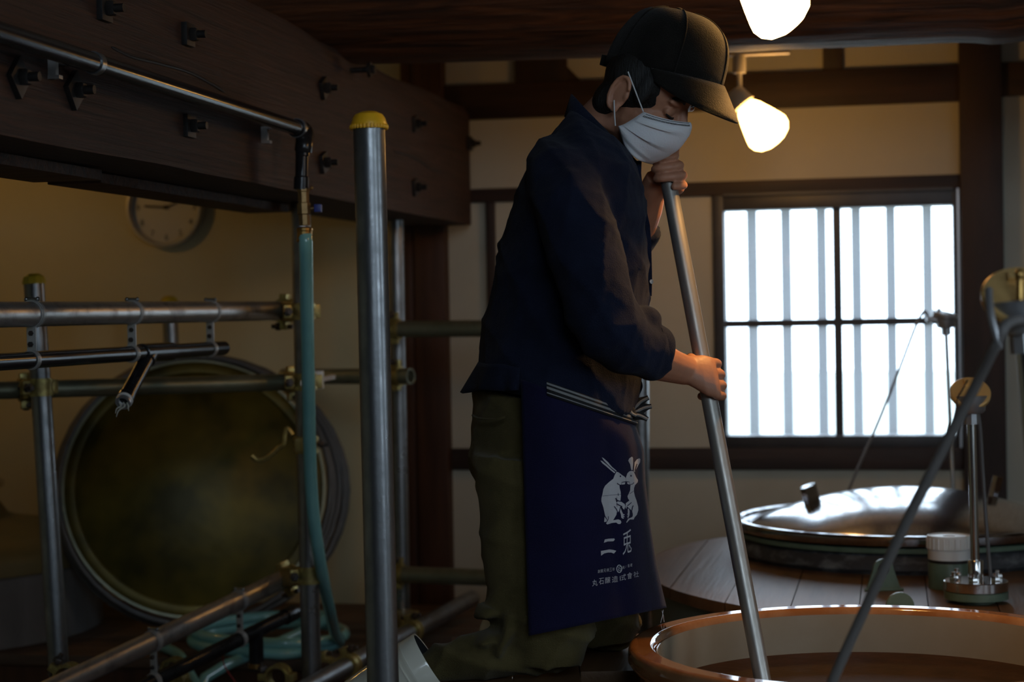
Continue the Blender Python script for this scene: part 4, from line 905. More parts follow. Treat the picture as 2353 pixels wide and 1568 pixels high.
# left hand: palm behind the pole, fingers folded over towards the viewer
cx_, cd_ = pole_at(402)
loft(body, [(P(1500, 438, 3.474), RT * 0.018 + UP * 0.012, FW * 0.019), (P(1522, 412, 3.468), RT * 0.016 + UP * 0.016, FW * 0.016), (P(1548, 396, 3.462), UP * 0.032, FW * 0.015), (P(1556, 392, 3.458), UP * 0.030, FW * 0.013)], 18)
for i, (py, sl, xr, r) in enumerate(((360, 8, -4, 0.0080), (382, 7, 2, 0.0083), (405, 6, 5, 0.0084), (428, 2, 3, 0.0078))):
    cx_, cd_ = pole_at(py); R_ = 0.0147 + r; k = R_ / SP
    pts = [P(cx_ + k * 0.5 + xr, py - 4, cd_ + R_ * 0.9), P(cx_ + k * 0.98 + xr, py - 3, cd_ + R_ * 0.3), P(cx_ + k * 0.98 + xr, py - 1, cd_ - R_ * 0.35), P(cx_ + k * 0.35 + xr * 0.5, py + sl * 0.3, cd_ - R_ * 0.98), P(cx_ - k * 0.45, py + sl * 0.8, cd_ - R_ * 0.95), P(cx_ - k * 0.85, py + sl, cd_ - R_ * 0.55)]
    if i == 3: pts = pts[:4]
    chain(body, pts, r * 1.05, r * 0.88)
chain(body, [P(1520, 400, 3.462), P(1535, 375, 3.455), P(1546, 356, 3.445), P(1552, 342, 3.432)], 0.012, 0.0085)
sphere(body, P(1556, 428, 3.452), RT * 0.015, UP * 0.017, FW * 0.014)
me = fuse(body, 0.0025, 2, 0.5)
man_loc = P(1260, 1546, 3.31)
man = single('person', me, 'skin', 'man in navy work shirt, dark cap and mask kneeling and stirring with a pole', 'person', man_loc, sharp=180)

# ---- hair and eyebrows
bm = BM(); sphere(bm, hp_(0.004, 0, 0.036), HF * 0.086, HS * 0.0785, HU * 0.088, 28, 16)
sphere(bm, hp_(-0.036, 0, -0.030), HF * 0.042, HS * 0.064, HU * 0.050); 
for s in (-1, 1): sphere(bm, hp_(0.030, s * 0.071, 0.022), HF * 0.016, HS * 0.008, HU * 0.034)
me = fuse(bm, 0.004, 2)
put('hair', me, 'hair', man, sharp=180)
for s in (-1, 1):
    bm = BM(); tube(bm, cat([hp_(0.088, s * 0.014, 0.024), hp_(0.090, s * 0.030, 0.029), hp_(0.078, s * 0.050, 0.025)], 5), [0.002] + [0.0036] * 9 + [0.001], 8); put('eyebrow', bm, 'hair', man)
for s in (-1, 1):
    bm = BM(); tube(bm, cat([hp_(0.083, s * 0.019, -0.006), hp_(0.0865, s * 0.032, -0.0075), hp_(0.078, s * 0.046, -0.004)], 5), [0.0008] + [0.0018] * 9 + [0.0008], 6); put('eyelash', bm, 'hair', man)

# ---- cap
cpi = math.radians(15); CF = (hf0 * math.cos(cpi) - UP * math.sin(cpi)).normalized(); CS = HS; CU = CS.cross(CF); CU = CU if CU.dot(UP) > 0 else -CU
CCc = P(1526, 168, 3.40); ca_, cb_, ch_ = 0.113, 0.094, 0.116
capv = []
for i in range(0, 15):
    v_ = i / 14; sh = math.cos(v_ * math.pi / 2) ** 0.62 if v_ < 1 else 0; hh = math.sin(v_ * math.pi / 2) ** 0.92
    capv.append((sh, hh))
bm = BM(); prev = None; n = 48
for sh, hh in capv[:-1]:
    R = []
    for j in range(n):
        a = 2 * math.pi * j / n
        seam = 1 + 0.010 * (1 - abs(math.sin(a * 3))) ** 6 * 0 + 0.012 * noise.noise(V((math.cos(a) * 2, math.sin(a) * 2, hh * 3)))
        low = -0.012 if math.cos(a) < 0 else 0
        R.append(bm.verts.new(CCc + CF * (ca_ * math.cos(a) * sh * seam + 0.010 * hh * math.sin(hh * 3)) + CS * (cb_ * math.sin(a) * sh * seam) + CU * (ch_ * hh - 0.010 * (1 - hh) * max(0, -math.cos(a)))))
    if prev: ring_faces(bm, prev, R)
    prev = R
tv = bm.verts.new(CCc + CU * ch_ * 1.0)
for j in range(n): bm.faces.new((prev[j], prev[(j + 1) % n], tv))
me = mk(bm); o = put('cap_crown', me, 'cap_cloth', man, sharp=180); md = o.modifiers.new('t', 'SOLIDIFY'); md.thickness = 0.003
bm = BM(); lathe(bm, CCc + CU * (ch_ - 0.001), CU, [(0.007, 0), (0.006, 0.004), (0, 0.006)], 12); put('cap_button', bm, 'cap_cloth', man)
crown = o
for a in (0, 60, 120, 180, 240, 300):
    a = math.radians(a + 2); pts = [CCc + CF * (ca_ * math.cos(a) * sh * 1.008 + 0.010 * hh * math.sin(hh * 3)) + CS * (cb_ * math.sin(a) * sh * 1.008) + CU * (ch_ * hh * 1.004 - 0.010 * (1 - hh) * max(0, -math.cos(a))) for sh, hh in capv[:-1]]
    bm = BM(); tube(bm, pts, 0.0016, 6); put('seam', bm, 'cap_cloth', crown)
# brim
bdn = math.radians(72); BV = (hf0 * math.cos(bdn) - UP * math.sin(bdn)).normalized()
bm = BM(); rows = []
for i in range(31):
    a = math.radians(-84 + 168 * i / 30); base = CCc + CF * (ca_ * math.cos(a) * 1.0) + CS * (cb_ * math.sin(a) * 1.0)
    L_ = 0.070 * max(0.0, math.cos(a)) ** 0.55; col = []
    for k in range(7):
        f = k / 6; bow = math.sin(f * math.pi / 2)
        q = base + BV * (L_ * f) + CF * (0.006 * bow * max(0, math.cos(a))) - UP * (0.006 * f * abs(math.sin(a)) ** 2)
        col.append(bm.verts.new(q))
    rows.append(col)
for A, B in zip(rows, rows[1:]):
    for k in range(6): bm.faces.new((A[k], A[k + 1], B[k + 1], B[k]))
o = put('cap_brim', bm, 'cap_cloth', man, sharp=180); md = o.modifiers.new('t', 'SOLIDIFY'); md.thickness = 0.0045; md.offset = 0
# strap at the back
bm = BM(); pts = [CCc + CF * (-ca_ * 1.03 - 0.004) + CS * s for s in (-0.03, 0.0, 0.03)]
c0 = CCc + CF * (-ca_ * 0.90) + CS * 0.03 + CU * 0.004
box(bm, CCc - CF * (ca_ * 0.985) - CU * 0.002, CF * 0.007, CU * 0.010, CS * 0.026, 0.002); put('cap_strap', bm, 'cap_cloth', man)

# ---- mask with pleats and ear loops
def mirror(p): return p - HS * (2 * (p - HC).dot(HS))
def sag(p): return p - HS * (p - HC).dot(HS)
NT = [(1479, 257, 3.318), (1466, 276, 3.318), (1450, 290, 3.320), (1432, 292, 3.324), (1415, 288, 3.330), (1416, 312, 3.335), (1430, 338, 3.345)]
near_top = P(1479, 257, 3.322); near_bot = P(1415, 289, 3.335)
prof_px = [(1587, 281), (1590, 291), (1586, 305), (1576, 323), (1562, 341), (1545, 354), (1526, 365), (1505, 374), (1490, 376)]
NR = 33
def prof(t_):
    x_ = t_ * (len(prof_px) - 1); i = min(int(x_), len(prof_px) - 2); f = x_ - i
    p0, p1, p2, p3 = [V((*prof_px[max(0, min(len(prof_px) - 1, i + q))], 0)) for q in (-1, 0, 1, 2)]
    c_ = 0.5 * (2 * p1 + (p2 - p0) * f + (2 * p0 - 5 * p1 + 4 * p2 - p3) * f * f + (3 * p1 - p0 - 3 * p2 + p3) * f ** 3)
    q = P(c_.x, c_.y, 3.36); v = ray(c_.x, c_.y)                       # move along the sight line into the plane of symmetry
    k = ((HC - CAM).dot(HS)) / v.dot(HS); return CAM + v * k
bm = BM(); rows = []
for i in range(NR):
    t_ = i / (NR - 1); c0 = prof(t_)
    e0 = near_top.lerp(near_bot, t_) + (HF * -0.004 + HS * 0.002 - HU * 0.012) * math.sin(math.pi * t_)
    if t_ > 0.8: e0 = e0 + (P(1440, 350, 3.352) - near_bot) * ((t_ - 0.8) / 0.2) ** 1.5 * 0.8
    row = []
    pl = 0.0068 * ((t_ * 3.2) % 1.0) if 0.2 < t_ < 0.9 else 0
    for j in range(13):
        s_ = j / 12
        ctrl = e0.lerp(c0, 0.62) + HS * 0.036 + HF * 0.012 - HU * 0.006
        q = e0 * (1 - s_) ** 2 + ctrl * 2 * s_ * (1 - s_) + c0 * s_ ** 2
        nrm = (HS * (1 - s_) + HF * s_).normalized()
        q = q + nrm * pl * math.sin(math.pi * min(1, s_ * 1.15)) 
        row.append(q)
    full = row + [mirror(q) for q in reversed(row[:-1])]
    rows.append([bm.verts.new(q) for q in full])
for A, B in zip(rows, rows[1:]):
    for k in range(len(A) - 1): bm.faces.new((A[k], A[k + 1], B[k + 1], B[k]))
mk_ = put('face_mask', bm, 'mask_white', man, sharp=60); md = mk_.modifiers.new('t', 'SOLIDIFY'); md.thickness = 0.0014
ear = hp_(-0.012, 0.086, 0.012)
for a, mids in ((near_top, [P(1462, 215, 3.312)]), (near_bot, [P(1412, 262, 3.325)])):
    top = P(1443, 165, 3.318) if a is near_top else P(1411, 230, 3.322)
    bm = BM(); tube(bm, cat([a + HS * 0.002, *mids, top], 6), 0.0013, 6); put('ear_loop', bm, 'elastic', mk_)
for q in (0.03, 0.085, 0.105):                                     # stitched lines along the top edge
    bm = BM()
    for j in range(1, 12):
        i = int(q * (NR - 1)); t_ = q; r0 = rows  # geometry rows are already in the mesh; recompute the point
        c0 = prof(t_); e0 = near_top.lerp(near_bot, t_) + (HF * -0.004 + HS * 0.002 - HU * 0.012) * math.sin(math.pi * t_)
        ctrl = e0.lerp(c0, 0.62) + HS * 0.036 + HF * 0.012 - HU * 0.006
        for dj in (0.0, 0.33, 0.66):
            s_ = (j + dj) / 12.5; q0 = e0 * (1 - s_) ** 2 + ctrl * 2 * s_ * (1 - s_) + c0 * s_ ** 2; nrm = (HS * (1 - s_) + HF * s_).normalized()
            box(bm, q0 + nrm * 0.0012, HF * 0.0008, HU * 0.0006, HS * 0.0006)
    put('stitching', bm, 'tank_grey', mk_, flat=True)

# ---- shirt
def folds(c, n, amp, dirs):
    s_ = 0
    for d_, fr_, ph, a in dirs:
        u_ = c.dot(d_) * fr_ + 1.6 * noise.noise(c * 5.0 + V((ph, 0, 0)))
        s_ += a * (1 - abs(math.sin(u_ + ph))) ** 2.2
    return amp * (s_ - 0.35)
bm = BM()
loft(bm, [sec(1088, 886, 1458, 952, 3.42, 0.195), sec(1100, 835, 1470, 905, 3.42, 0.19), sec(1106, 770, 1476, 830, 3.42, 0.185), sec(1122, 690, 1486, 725, 3.42, 0.18), sec(1142, 600, 1489, 640, 3.42, 0.185), sec(1162, 510, 1488, 560, 3.42, 0.195), sec(1200, 412, 1480, 490, 3.42, 0.20), sec(1247, 336, 1470, 425, 3.42, 0.175), sec(1288, 284, 1462, 388, 3.42, 0.125), sec(1308, 250, 1452, 370, 3.42, 0.085)], 40, 2.3)
limb(bm, [(1285, 370, 3.36, 70), (1292, 410, 3.28, 82), (1318, 490, 3.22, 84), (1345, 590, 3.19, 82), (1378, 700, 3.175, 80), (1408, 770, 3.17, 78), (1445, 795, 3.19, 70), (1480, 804, 3.215, 62), (1502, 810, 3.23, 57), (1512, 812, 3.238, 54)], 24)
limb(bm, [(1330, 385, 3.52, 70), (1350, 430, 3.60, 76), (1390, 510, 3.66, 72), (1430, 590, 3.67, 66), (1455, 545, 3.60, 60), (1468, 515, 3.57, 52)], 20)
sphere(bm, P(1478, 735, 3.22), RT * rad(40), UP * rad(34), FW * 0.045)
me = fuse(bm, 0.0055, 5)
fd = [((RT * 0.8 + UP * 0.55).normalized(), 34, 0.3, 0.8), ((RT * 0.35 - UP * 0.9 + FW * 0.2).normalized(), 26, 2.1, 0.7), ((RT * 0.9 - UP * 0.2 + FW * 0.5).normalized(), 48, 4.0, 0.45)]
displace(me, lambda c, n: folds(c, n, 0.0068, fd) + 0.0018 * noise.noise(c * 30) + 0.001 * noise.noise(c * 70))
for _ in range(1):
    pass
shirt = put('work_shirt', me, 'shirt', man, sharp=180)
# rolled cuff, placket, shirt tail, collar
cA, cB_ = P(1500, 806, 3.229), P(1520, 815, 3.243); cd_ = (cB_ - cA).normalized()
bm = BM(); x_ = (UP * 0.95 + RT * 0.30).normalized(); x_ = (x_ - cd_ * x_.dot(cd_)).normalized(); y_ = cd_.cross(x_)
o0 = P(1508, 812, 3.236)
def oval(o, a, b_, h): return (o + cd_ * h, x_ * a, y_ * b_)
loft(bm, [oval(o0, rad(55), rad(50), -0.034), oval(o0, rad(62), rad(56), -0.030), oval(o0, rad(62), rad(56), -0.002), oval(o0, rad(58), rad(52), 0.004), oval(o0, rad(46), rad(41), 0.003), oval(o0, rad(45), rad(40), -0.02)], 36)
me = mk(bm); displace(me, lambda c, n: 0.003 * noise.noise(c * 30)); put('rolled_cuff', me, 'shirt', shirt, sharp=60)
bm = BM(); A = [(1467, 372), (1466, 400), (1470, 440), (1477, 480), (1486, 520), (1489, 560), (1490, 600), (1491, 640), (1490, 680)]
pts = [P(a + 1, b_, 3.415) for a, b_ in A]
for a, b_ in zip(pts, pts[1:]): box(bm, (a + b_) / 2, (b_ - a) * 0.52, FW * 0.016, (b_ - a).cross(FW).normalized() * 0.004)
put('placket', bm, 'shirt', shirt)
for (a, b_) in ((1489, 648),):
    bm = BM(); q = P(a + 2, b_, 3.40); lathe(bm, q - FW * 0.012 + RT * 0.003, (RT * 0.6 - FW * 0.8), [(0, 0), (0.004, 0), (0.004, 0.002), (0, 0.0025)], 14); put('button', bm, 'link_grey', shirt)
# tail of the shirt sticking out behind
bm = BM(); G = []
tail_top = [(1150, 838, 3.235), (1118, 836, 3.27), (1100, 832, 3.35), (1100, 832, 3.45), (1104, 832, 3.56)]
tail_bot = [(1192, 897, 3.222), (1150, 899, 3.245), (1102, 896, 3.285), (1066, 903, 3.36), (1072, 890, 3.45), (1092, 890, 3.57)]
tt = cat([P(*q) for q in [(1195, 845, 3.222)] + tail_top], 5); tb = cat([P(*q) for q in tail_bot], 5)
for i in range(len(tt)):
    col = []
    for k in range(7):
        f = k / 6; q = tt[i].lerp(tb[i], f) + (RT * -0.006 * math.sin(i * 0.9) - FW * 0.005 * math.sin(i * 1.3)) * f
        col.append(bm.verts.new(q))
    G.append(col)
for A_, B_ in zip(G, G[1:]):
    for k in range(6): bm.faces.new((A_[k], A_[k + 1], B_[k + 1], B_[k]))
o = put('shirt_tail', bm, 'shirt', shirt, sharp=180); md = o.modifiers.new('t', 'SOLIDIFY'); md.thickness = 0.003
# front edge of the hem below the arm
bm = BM(); G = []
hA = cat([P(1468, 850, 3.36), P(1465, 868, 3.36), P(1460, 890, 3.36), P(1450, 915, 3.36), P(1446, 935, 3.36)], 4); hB_ = cat([P(1478, 850, 3.36), P(1470, 870, 3.37), P(1474, 890, 3.37), P(1464, 912, 3.37), P(1452, 936, 3.37)], 4)
for i in range(len(hA)): G.append([bm.verts.new(hA[i].lerp(hB_[i], k / 3)) for k in range(4)])
for A_, B_ in zip(G, G[1:]):
    for k in range(3): bm.faces.new((A_[k], A_[k + 1], B_[k + 1], B_[k]))
o = put('hem_flap', bm, 'shirt', shirt, sharp=180); md = o.modifiers.new('t', 'SOLIDIFY'); md.thickness = 0.003
bm = BM(); prev = None
cl_top = [(1309, 216), (1340, 211), (1372, 213), (1400, 240), (1428, 296), (1452, 345), (1472, 372)]
nC = 36; rowsA = []
for j in range(nC):
    a = 2 * math.pi * j / nC                      # 0 = front, pi = back
    fx = (1 - math.cos(a)) / 2                    # 0 front, 1 back
    ft, bt = V((1466, 372, 0)), V((1312, 216, 0)); fb, bb_ = V((1462, 392, 0)), V((1296, 268, 0))
    tpx = ft.lerp(bt, fx); bpx = fb.lerp(bb_, fx)
    rowsA.append((P(tpx.x, tpx.y, 3.42 - 0.068 * math.sin(a)), P(bpx.x, bpx.y, 3.42 - 0.082 * math.sin(a))))
R0 = [bm.verts.new(a) for a, b_ in rowsA]; R1 = [bm.verts.new(a.lerp(b_, 0.5) + (b_ - a).cross(FW) * 0) for a, b_ in rowsA]; R2 = [bm.verts.new(b_) for a, b_ in rowsA]
ring_faces(bm, R0, R1); ring_faces(bm, R1, R2)
o = put('collar', bm, 'shirt', shirt, sharp=180); md = o.modifiers.new('t', 'SOLIDIFY'); md.thickness = 0.003; o.data.materials.append(MATS['shirt_in'])

# ---- trousers
bm = BM()
loft(bm, [sec(1092, 890, 1440, 945, 3.42, 0.175), sec(1079, 985, 1455, 1010, 3.42, 0.178), sec(1082, 1075, 1450, 1080, 3.42, 0.172), sec(1098, 1130, 1420, 1120, 3.42, 0.14)], 32, 2.3)
loft(bm, [sec(1085, 1040, 1340, 1060, 3.325, 0.098), sec(1100, 1180, 1345, 1180, 3.318, 0.092), sec(1107, 1290, 1350, 1290, 3.312, 0.088), sec(1115, 1380, 1360, 1380, 3.305, 0.084), sec(1135, 1440, 1362, 1450, 3.30, 0.080), sec(1180, 1520, 1345, 1530, 3.30, 0.070)], 28, 2.3)
limb(bm, [(1310, 1462, 3.30, 78), (1240, 1478, 3.295, 66), (1165, 1492, 3.29, 62), (1110, 1505, 3.285, 58), (1060, 1518, 3.28, 52), (1010, 1532, 3.28, 46), (985, 1542, 3.28, 43), (955, 1562, 3.28, 41), (925, 1584, 3.28, 38)], 22)
loft(bm, [sec(1160, 1040, 1420, 1060, 3.52, 0.098), sec(1190, 1180, 1440, 1180, 3.53, 0.092), sec(1220, 1300, 1455, 1300, 3.535, 0.088), sec(1250, 1400, 1470, 1400, 3.535, 0.08), sec(1290, 1480, 1460, 1475, 3.535, 0.07)], 28, 2.3)
limb(bm, [(1420, 1440, 3.535, 66), (1370, 1450, 3.60, 60), (1330, 1450, 3.70, 52), (1300, 1452, 3.80, 44)], 20)
sphere(bm, P(1122, 1408, 3.29), RT * rad(30) + UP * rad(8), UP * rad(15) - RT * rad(4), FW * 0.06); sphere(bm, P(1118, 1470, 3.27), RT * rad(34) + UP * rad(14), UP * rad(20) - RT * rad(8), FW * 0.05); sphere(bm, P(1160, 1462, 3.235), RT * rad(14) + UP * rad(-6), UP * rad(52) + RT * rad(14), FW * 0.02)
me = fuse(bm, 0.0055, 4)
fd2 = [((UP * 0.95 + RT * 0.3).normalized(), 30, 1.2, 0.8), ((UP * 0.6 - RT * 0.7 + FW * 0.3).normalized(), 44, 3.0, 0.5)]
displace(me, lambda c, n: folds(c, n, 0.0075 if c.z > 0.72 else 0.014, fd2) + 0.002 * noise.noise(c * 35))
for v in me.vertices:
    if v.co.z < ZD + 0.003 and (v.co - CAM).dot(RT) > -0.13: v.co.z = ZD + 0.003
trou = put('trousers', me, 'trousers', man, sharp=180)
bm = BM(); tube(bm, cat([P(1086, 955, 3.36), P(1100, 962, 3.29), P(1140, 964, 3.248), P(1160, 958, 3.242)], 5), 0.0022, 6); put('pocket_welt', bm, 'trousers', trou)

# ---- boots
def boot(dl, nm_root):
    def q(px, py, d): return P(px, py, d) + dl
    ax = (q(901, 1582, 3.28) - q(985, 1528, 3.28)).normalized(); x = (FW - ax * FW.dot(ax)).normalized(); y = ax.cross(x)
    o = q(992, 1524, 3.28); bm = BM()
    lathe(bm, o, ax, [(0.0565, 0.0), (0.0595, -0.001), (0.0605, 0.002), (0.0605, 0.03), (0.0610, 0.032), (0.060, 0.034), (0.058, 0.11), (0.054, 0.16)], 44, x)
    e = o + ax * 0.16; dn = (-UP * 0.8 - RT * 0.55).normalized()
    prev = None
    me_ = mk(bm); ob = put('boot', me_, 'boot_white', man, sharp=50)
    bm = BM(); lathe(bm, o, ax, [(0.0565, 0.0), (0.055, 0.05), (0.052, 0.14), (0, 0.15)], 40, x); put('boot_lining', bm, 'boot_in', ob)
    for h in (0.030, 0.042):
        bm = BM(); ring(bm, o + ax * h, ax, 0.0585, 0.0612, 0.0012, 44); put('boot_seam', bm, 'boot_white', ob)
    bm = BM(); f0 = e
    tdir = (-UP * 0.9 + RT * 0.25).normalized()
    loft(bm, [(e - ax * 0.03, x * 0.054, y * 0.054), (e + ax * 0.02, x * 0.052, y * 0.056), (e + ax * 0.045 + tdir * 0.03, x * 0.048, y * 0.06), (e + ax * 0.05 + tdir * 0.10, x * 0.046, ax * 0.040), (e + ax * 0.052 + tdir * 0.17, x * 0.045, ax * 0.032), (e + ax * 0.056 + tdir * 0.205, x * 0.03, ax * 0.018)], 26); put('boot_foot', fuse(bm, 0.005, 4), 'boot_white', ob, sharp=180)
    bm = BM(); loft(bm, [(e + ax * 0.085 + tdir * 0.02, x * 0.044, ax * 0.012), (e + ax * 0.088 + tdir * 0.1, x * 0.046, ax * 0.010), (e + ax * 0.084 + tdir * 0.19, x * 0.04, ax * 0.010)], 20); put('boot_sole', bm, 'boot_in', ob)
boot(V((0, 0, 0)), man)
boot(FW * 0.46 + RT * 0.27 + UP * 0.075, man)

# ---- apron
def apr(th, t_):
    """apron surface: th 0 = front silhouette, +110 = edge at his right side, negative = far side; t_ 0 top .. 1 hem"""
    if t_ < 0: return apr(th, 0.0) + UP * (-t_ * 0.42)
    xL = 1197 + 18 * t_; yL = 872 + 590 * t_
    kx = [(0, 1456), (0.16, 1478), (0.32, 1482), (0.55, 1493), (0.78, 1508), (1, 1531)]
    for (a, xa), (b_, xb) in zip(kx, kx[1:]):
        if a <= t_ <= b_: xR_ = xa + (xb - xa) * (t_ - a) / (b_ - a)
    yR = 965 + 432 * t_
    a_ = (xR_ - xL) / 1.342; c_ = xR_ - a_; an = math.radians(th)
    x = c_ + a_ * math.cos(an); f = (xR_ - x) / (xR_ - xL); y = yR + (yL - yR) * f
    b_ = 0.222 + 0.012 * t_
    fold = 0.010 * t_ * math.sin(math.radians(th) * 9 + 1.0) * math.exp(-((th - 20) / 45) ** 2) + 0.004 * math.sin(th * 0.09 + 3 * t_) - 0.010 * math.exp(-((th - 54) / 5.0) ** 2) * min(1, t_ * 1.6)
    return P(x, y, 3.42 - (b_ + fold) * math.sin(an) * (1 if th > 0 else 0.85))
bm = BM(); G = []
NTh, NV = 90, 60
for i in range(NTh + 1):
    th = 110 - 190 * i / NTh; G.append([bm.verts.new(apr(th, k / NV)) for k in range(NV + 1)])
for A_, B_ in zip(G, G[1:]):
    for k in range(NV): bm.faces.new((A_[k], A_[k + 1], B_[k + 1], B_[k]))
me = mk(bm); tree = BVHTree.FromPolygons([v.co.copy() for v in me.vertices], [list(p.vertices) for p in me.polygons])
apron = put('apron', me, 'apron', man, sharp=180); md = apron.modifiers.new('t', 'SOLIDIFY'); md.thickness = 0.0016; md.offset = 0
# belt: black woven ribbon with pale lines, bow at the front
def ribbon(name, t0, t1, mat, off, th0=92, th1=-2):
    bm = BM(); G = []
    for i in range(41):
        th = th0 + (th1 - th0) * i / 40; q0, q1 = apr(max(th, -60), t0), apr(max(th, -60), t1)
        an = math.radians(th); nrm = (RT * math.cos(an) - FW * math.sin(an)); G.append([bm.verts.new(q0 + nrm * off), bm.verts.new(q1 + nrm * off)])
    for A_, B_ in zip(G, G[1:]): bm.faces.new((A_[0], A_[1], B_[1], B_[0]))
    return bm
belt = put('belt', ribbon('b', -0.03, 0.028, 'x', 0.004), 'belt_black', apron, sharp=180); md = belt.modifiers.new('t', 'SOLIDIFY'); md.thickness = 0.002
for a, b_ in ((-0.026, -0.018), (-0.010, 0.000), (0.014, 0.019)): put('belt_stripe', ribbon('b', a, b_, 'x', 0.0056), 'belt_white', apron, sharp=180)
dK = 3.36
for n_, pts in enumerate(([(1452, 948), (1470, 925), (1490, 914)], [(1455, 950), (1478, 938), (1497, 934)], [(1450, 952), (1470, 955), (1488, 964)], [(1448, 955), (1438, 962), (1426, 968)], [(1445, 938), (1452, 950), (1462, 955)])):
    pp = cat([P(a, b_, dK - 0.004 * n_) for a, b_ in pts], 5); bm = BM(); w0 = 0.0085
    secs = []
    for i, q in enumerate(pp):
        tg = (pp[min(i + 1, len(pp) - 1)] - pp[max(i - 1, 0)]).normalized(); nn = tg.cross(FW).normalized()
        secs.append((q, nn * w0 * (0.8 + 0.3 * math.sin(i * 0.5)), FW * 0.006))
    loft(bm, secs, 12); bo = put('belt_bow', bm, 'belt_black', apron)
    bm = BM(); tube(bm, [q - FW * 0.0064 for q in pp], 0.0028, 6); put('belt_stripe', bm, 'belt_white', apron)

# ---- print on the apron
def drape(px, py, off=0.0012):
    v = ray(px, py).normalized(); h = tree.ray_cast(CAM, v)
    if h[0] is None: return None
    n_ = h[1] if h[1].dot(v) < 0 else -h[1]
    return h[0] + n_ * off
def poly_print(polys, off=0.0014, cuts=2):
    """flat outlines (picture pixels) laid on the cloth"""
    bm = BM()
    for pl_ in polys:
        vs = [bm.verts.new((a, b_, 0)) for a, b_ in pl_]
        es = [bm.edges.new((vs[i], vs[(i + 1) % len(vs)])) for i in range(len(vs))]
        bmesh.ops.triangle_fill(bm, use_beauty=True, use_dissolve=False, edges=es)
    bmesh.ops.subdivide_edges(bm, edges=[e for e in bm.edges if e.calc_length() > 7], cuts=cuts, use_grid_fill=True)
    bmesh.ops.triangulate(bm, faces=bm.faces)
    bad = []
    for v in bm.verts:
        q = drape(v.co.x, v.co.y, off)
        if q is None: bad.append(v)
        else: v.co = q
    if bad: bmesh.ops.delete(bm, geom=bad, context='VERTS')
    return bm
def cr(pts, s=8.71, ox=1370, oy=1040): return [(a / s + ox, b_ / s + oy) for a, b_ in pts]
def stroke(pts, wd):
    out = []; L_ = len(pts)
    lft, rgt = [], []
    for i, (a, b_) in enumerate(pts):
        p0 = pts[max(0, i - 1)]; p1 = pts[min(L_ - 1, i + 1)]; dx, dy = p1[0] - p0[0], p1[1] - p0[1]; l_ = math.hypot(dx, dy) or 1
        lft.append((a - dy / l_ * wd, b_ + dx / l_ * wd)); rgt.append((a + dy / l_ * wd, b_ - dx / l_ * wd))
    return lft + rgt[::-1]
def disc(x, y, a, b_, n=14): return [(x + a * math.cos(2 * math.pi * i / n), y + b_ * math.sin(2 * math.pi * i / n)) for i in range(n)]
LB = [[(395, 388), (435, 402), (500, 452), (562, 495), (582, 525), (580, 580), (495, 597), (490, 645), (452, 660), (458, 720), (476, 790), (482, 870), (470, 975), (510, 1005), (555, 1035), (570, 1080), (545, 1150), (525, 1130), (495, 1085), (470, 1085), (445, 1175), (425, 1200), (405, 1190), (395, 1250), (330, 1360), (430, 1342), (475, 1360), (492, 1400), (470, 1435), (430, 1435), (390, 1405), (300, 1415), (210, 1445), (185, 1425), (215, 1370), (205, 1340), (165, 1265), (130, 1100), (90, 980), (92, 920), (110, 850), (130, 740), (165, 670), (240, 600), (330, 530), (365, 440)],
      [(98, 98), (140, 120), (230, 200), (300, 285), (395, 370), (385, 385), (290, 310), (210, 235), (140, 165)], [(70, 162), (110, 175), (210, 255), (300, 340), (370, 395), (355, 420), (280, 360), (180, 275), (110, 220)], [(155, 1290), (205, 1360), (190, 1390), (145, 1395)],
      [(475, 1110), (500, 1180), (525, 1235), (558, 1245), (545, 1262), (520, 1260), (555, 1290), (545, 1302), (518, 1290), (542, 1325), (520, 1330), (490, 1310), (480, 1240), (462, 1190)], [(497, 610), (568, 598), (560, 640), (500, 648)]]
RB = [[(690, 370), (730, 378), (752, 420), (785, 500), (822, 555), (815, 600), (760, 660), (742, 720), (742, 800), (760, 880), (790, 960), (825, 1090), (828, 1160), (800, 1250), (755, 1300), (735, 1345), (660, 1345), (620, 1385), (595, 1415), (590, 1395), (625, 1330), (690, 1305), (715, 1285), (718, 1240), (700, 1150), (690, 1160), (620, 1100), (600, 1075), (590, 1130), (575, 1120), (578, 1020), (650, 965), (625, 930), (612, 880), (640, 820), (665, 760), (672, 650), (655, 640), (655, 590), (585, 580), (583, 500), (610, 420), (650, 380)],
      [(700, 85), (722, 110), (724, 220), (715, 355), (685, 352), (665, 240), (625, 165), (650, 120)], [(850, 118), (870, 140), (862, 200), (820, 270), (780, 350), (755, 400), (735, 375), (745, 290), (755, 200), (800, 140)], [(640, 1130), (655, 1180), (650, 1260), (630, 1310), (605, 1315), (625, 1285), (600, 1285), (628, 1258), (602, 1240), (620, 1225), (618, 1130)], [(600, 600), (650, 598), (650, 648), (610, 630)]]
LL = [disc(462, 480, 13, 18), stroke([(370, 915), (388, 952), (425, 970), (470, 985)], 8), stroke([(390, 1025), (440, 1058), (500, 1090)], 8), stroke([(345, 1080), (390, 1140), (412, 1195)], 7), stroke([(400, 615), (428, 645), (465, 656)], 6), stroke([(105, 875), (290, 856), (478, 840)], 3), stroke([(222, 1280), (220, 1330), (200, 1370)], 6)]
RL_ = [disc(672, 470, 13, 17), stroke([(730, 605), (702, 636), (660, 645)], 6), stroke([(680, 1005), (640, 1040), (600, 1070)], 7), stroke([(715, 1065), (700, 1110), (692, 1160)], 7), stroke([(645, 832), (690, 800), (740, 762)], 3), stroke([(790, 230), (768, 310), (752, 370)], 8)]
put('rabbit_emblem', poly_print([cr(p) for p in LB]), 'apron_print', apron, flat=True)
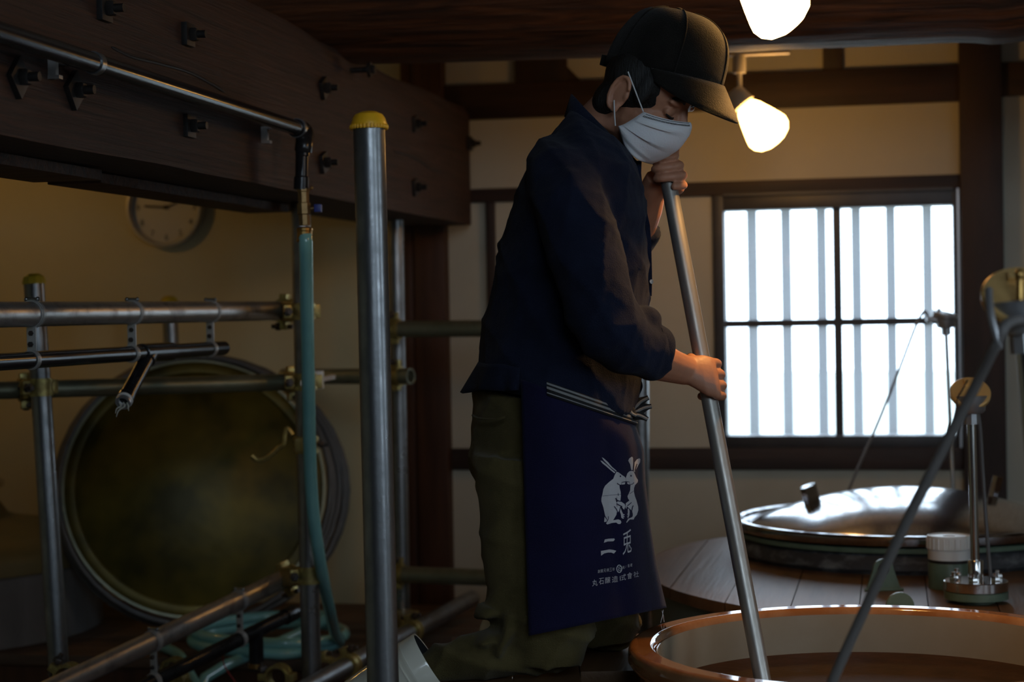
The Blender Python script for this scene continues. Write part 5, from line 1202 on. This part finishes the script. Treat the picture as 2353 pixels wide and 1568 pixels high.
put('rabbit_emblem', poly_print([cr(p) for p in RB]), 'apron_print', apron, flat=True)
put('emblem_lines', poly_print([cr(p) for p in LL + RL_], 0.0026, 1), 'print_line', apron, flat=True)
def crl(pts): return cr(pts, 9.8, 1350, 1200)
put('lettering', poly_print([crl([(355, 470), (375, 395), (450, 380), (590, 372), (602, 400), (570, 435), (440, 440)]), crl([(290, 655), (400, 635), (480, 620), (560, 630), (635, 650), (580, 715), (520, 690), (450, 690), (360, 710), (295, 760)])]), 'apron_print', apron, flat=True)
def chars(items, skew):
    bm = BM()
    for ch, cx0, cy0, w_, h_ in items:
        vs, fs, asp = glyph(ch); vv = []
        for a, b_ in vs:
            x, y = cx0 + a * w_, cy0 - b_ * h_ + skew * a * w_
            px, py = crl([(x, y)])[0]; q = drape(px, py, 0.0014); vv.append(bm.verts.new(q) if q else None)
        for f in fs:
            if all(vv[i] for i in f):
                try: bm.faces.new([vv[i] for i in f])
                except ValueError: pass
    return bm
put('lettering', chars([('兎', 880, 450, 195, 530)], -0.35), 'apron_print', apron, flat=True)
put('lettering', chars([('丸', 158, 1370, 120, 145), ('石', 302, 1335, 108, 142), ('醸', 442, 1312, 118, 140), ('造', 606, 1290, 138, 140), ('株', 730, 1270, 34, 120), ('式', 805, 1245, 100, 140), ('會', 936, 1212, 108, 145), ('社', 1080, 1182, 118, 130)], -0.16), 'apron_print', apron, flat=True)
put('lettering', chars([(c_, 248 + 65 * i, 1112 - 9.5 * i, 54, 76) for i, c_ in enumerate('創業元禄三年')] + [('石', 712, 1060, 76, 100), ('純', 800, 1024, 40, 70), ('ノ', 848, 1010, 24, 60), ('香', 912, 988, 44, 74), ('蔵', 970, 974, 44, 70)], -0.16), 'apron_print', apron, flat=True)
rg = [(705 + 58 * math.cos(math.radians(q)), 1056 + 84 * math.sin(math.radians(q))) for q in range(-60, 301, 15)]
put('lettering', poly_print([crl(stroke(rg, 9))], 0.0014, 1), 'apron_print', apron, flat=True)
# loose threads at the hem
for a, b_, c_, d_ in ((1524, 1402, 1518, 1432), (1521, 1404, 1526, 1430)):
    bm = BM(); tube(bm, [P(a, b_, 3.38), P((a + c_) / 2 + 1, (b_ + d_) / 2, 3.38), P(c_, d_, 3.38)], 0.0005, 5); put('loose_thread', bm, 'elastic', apron)
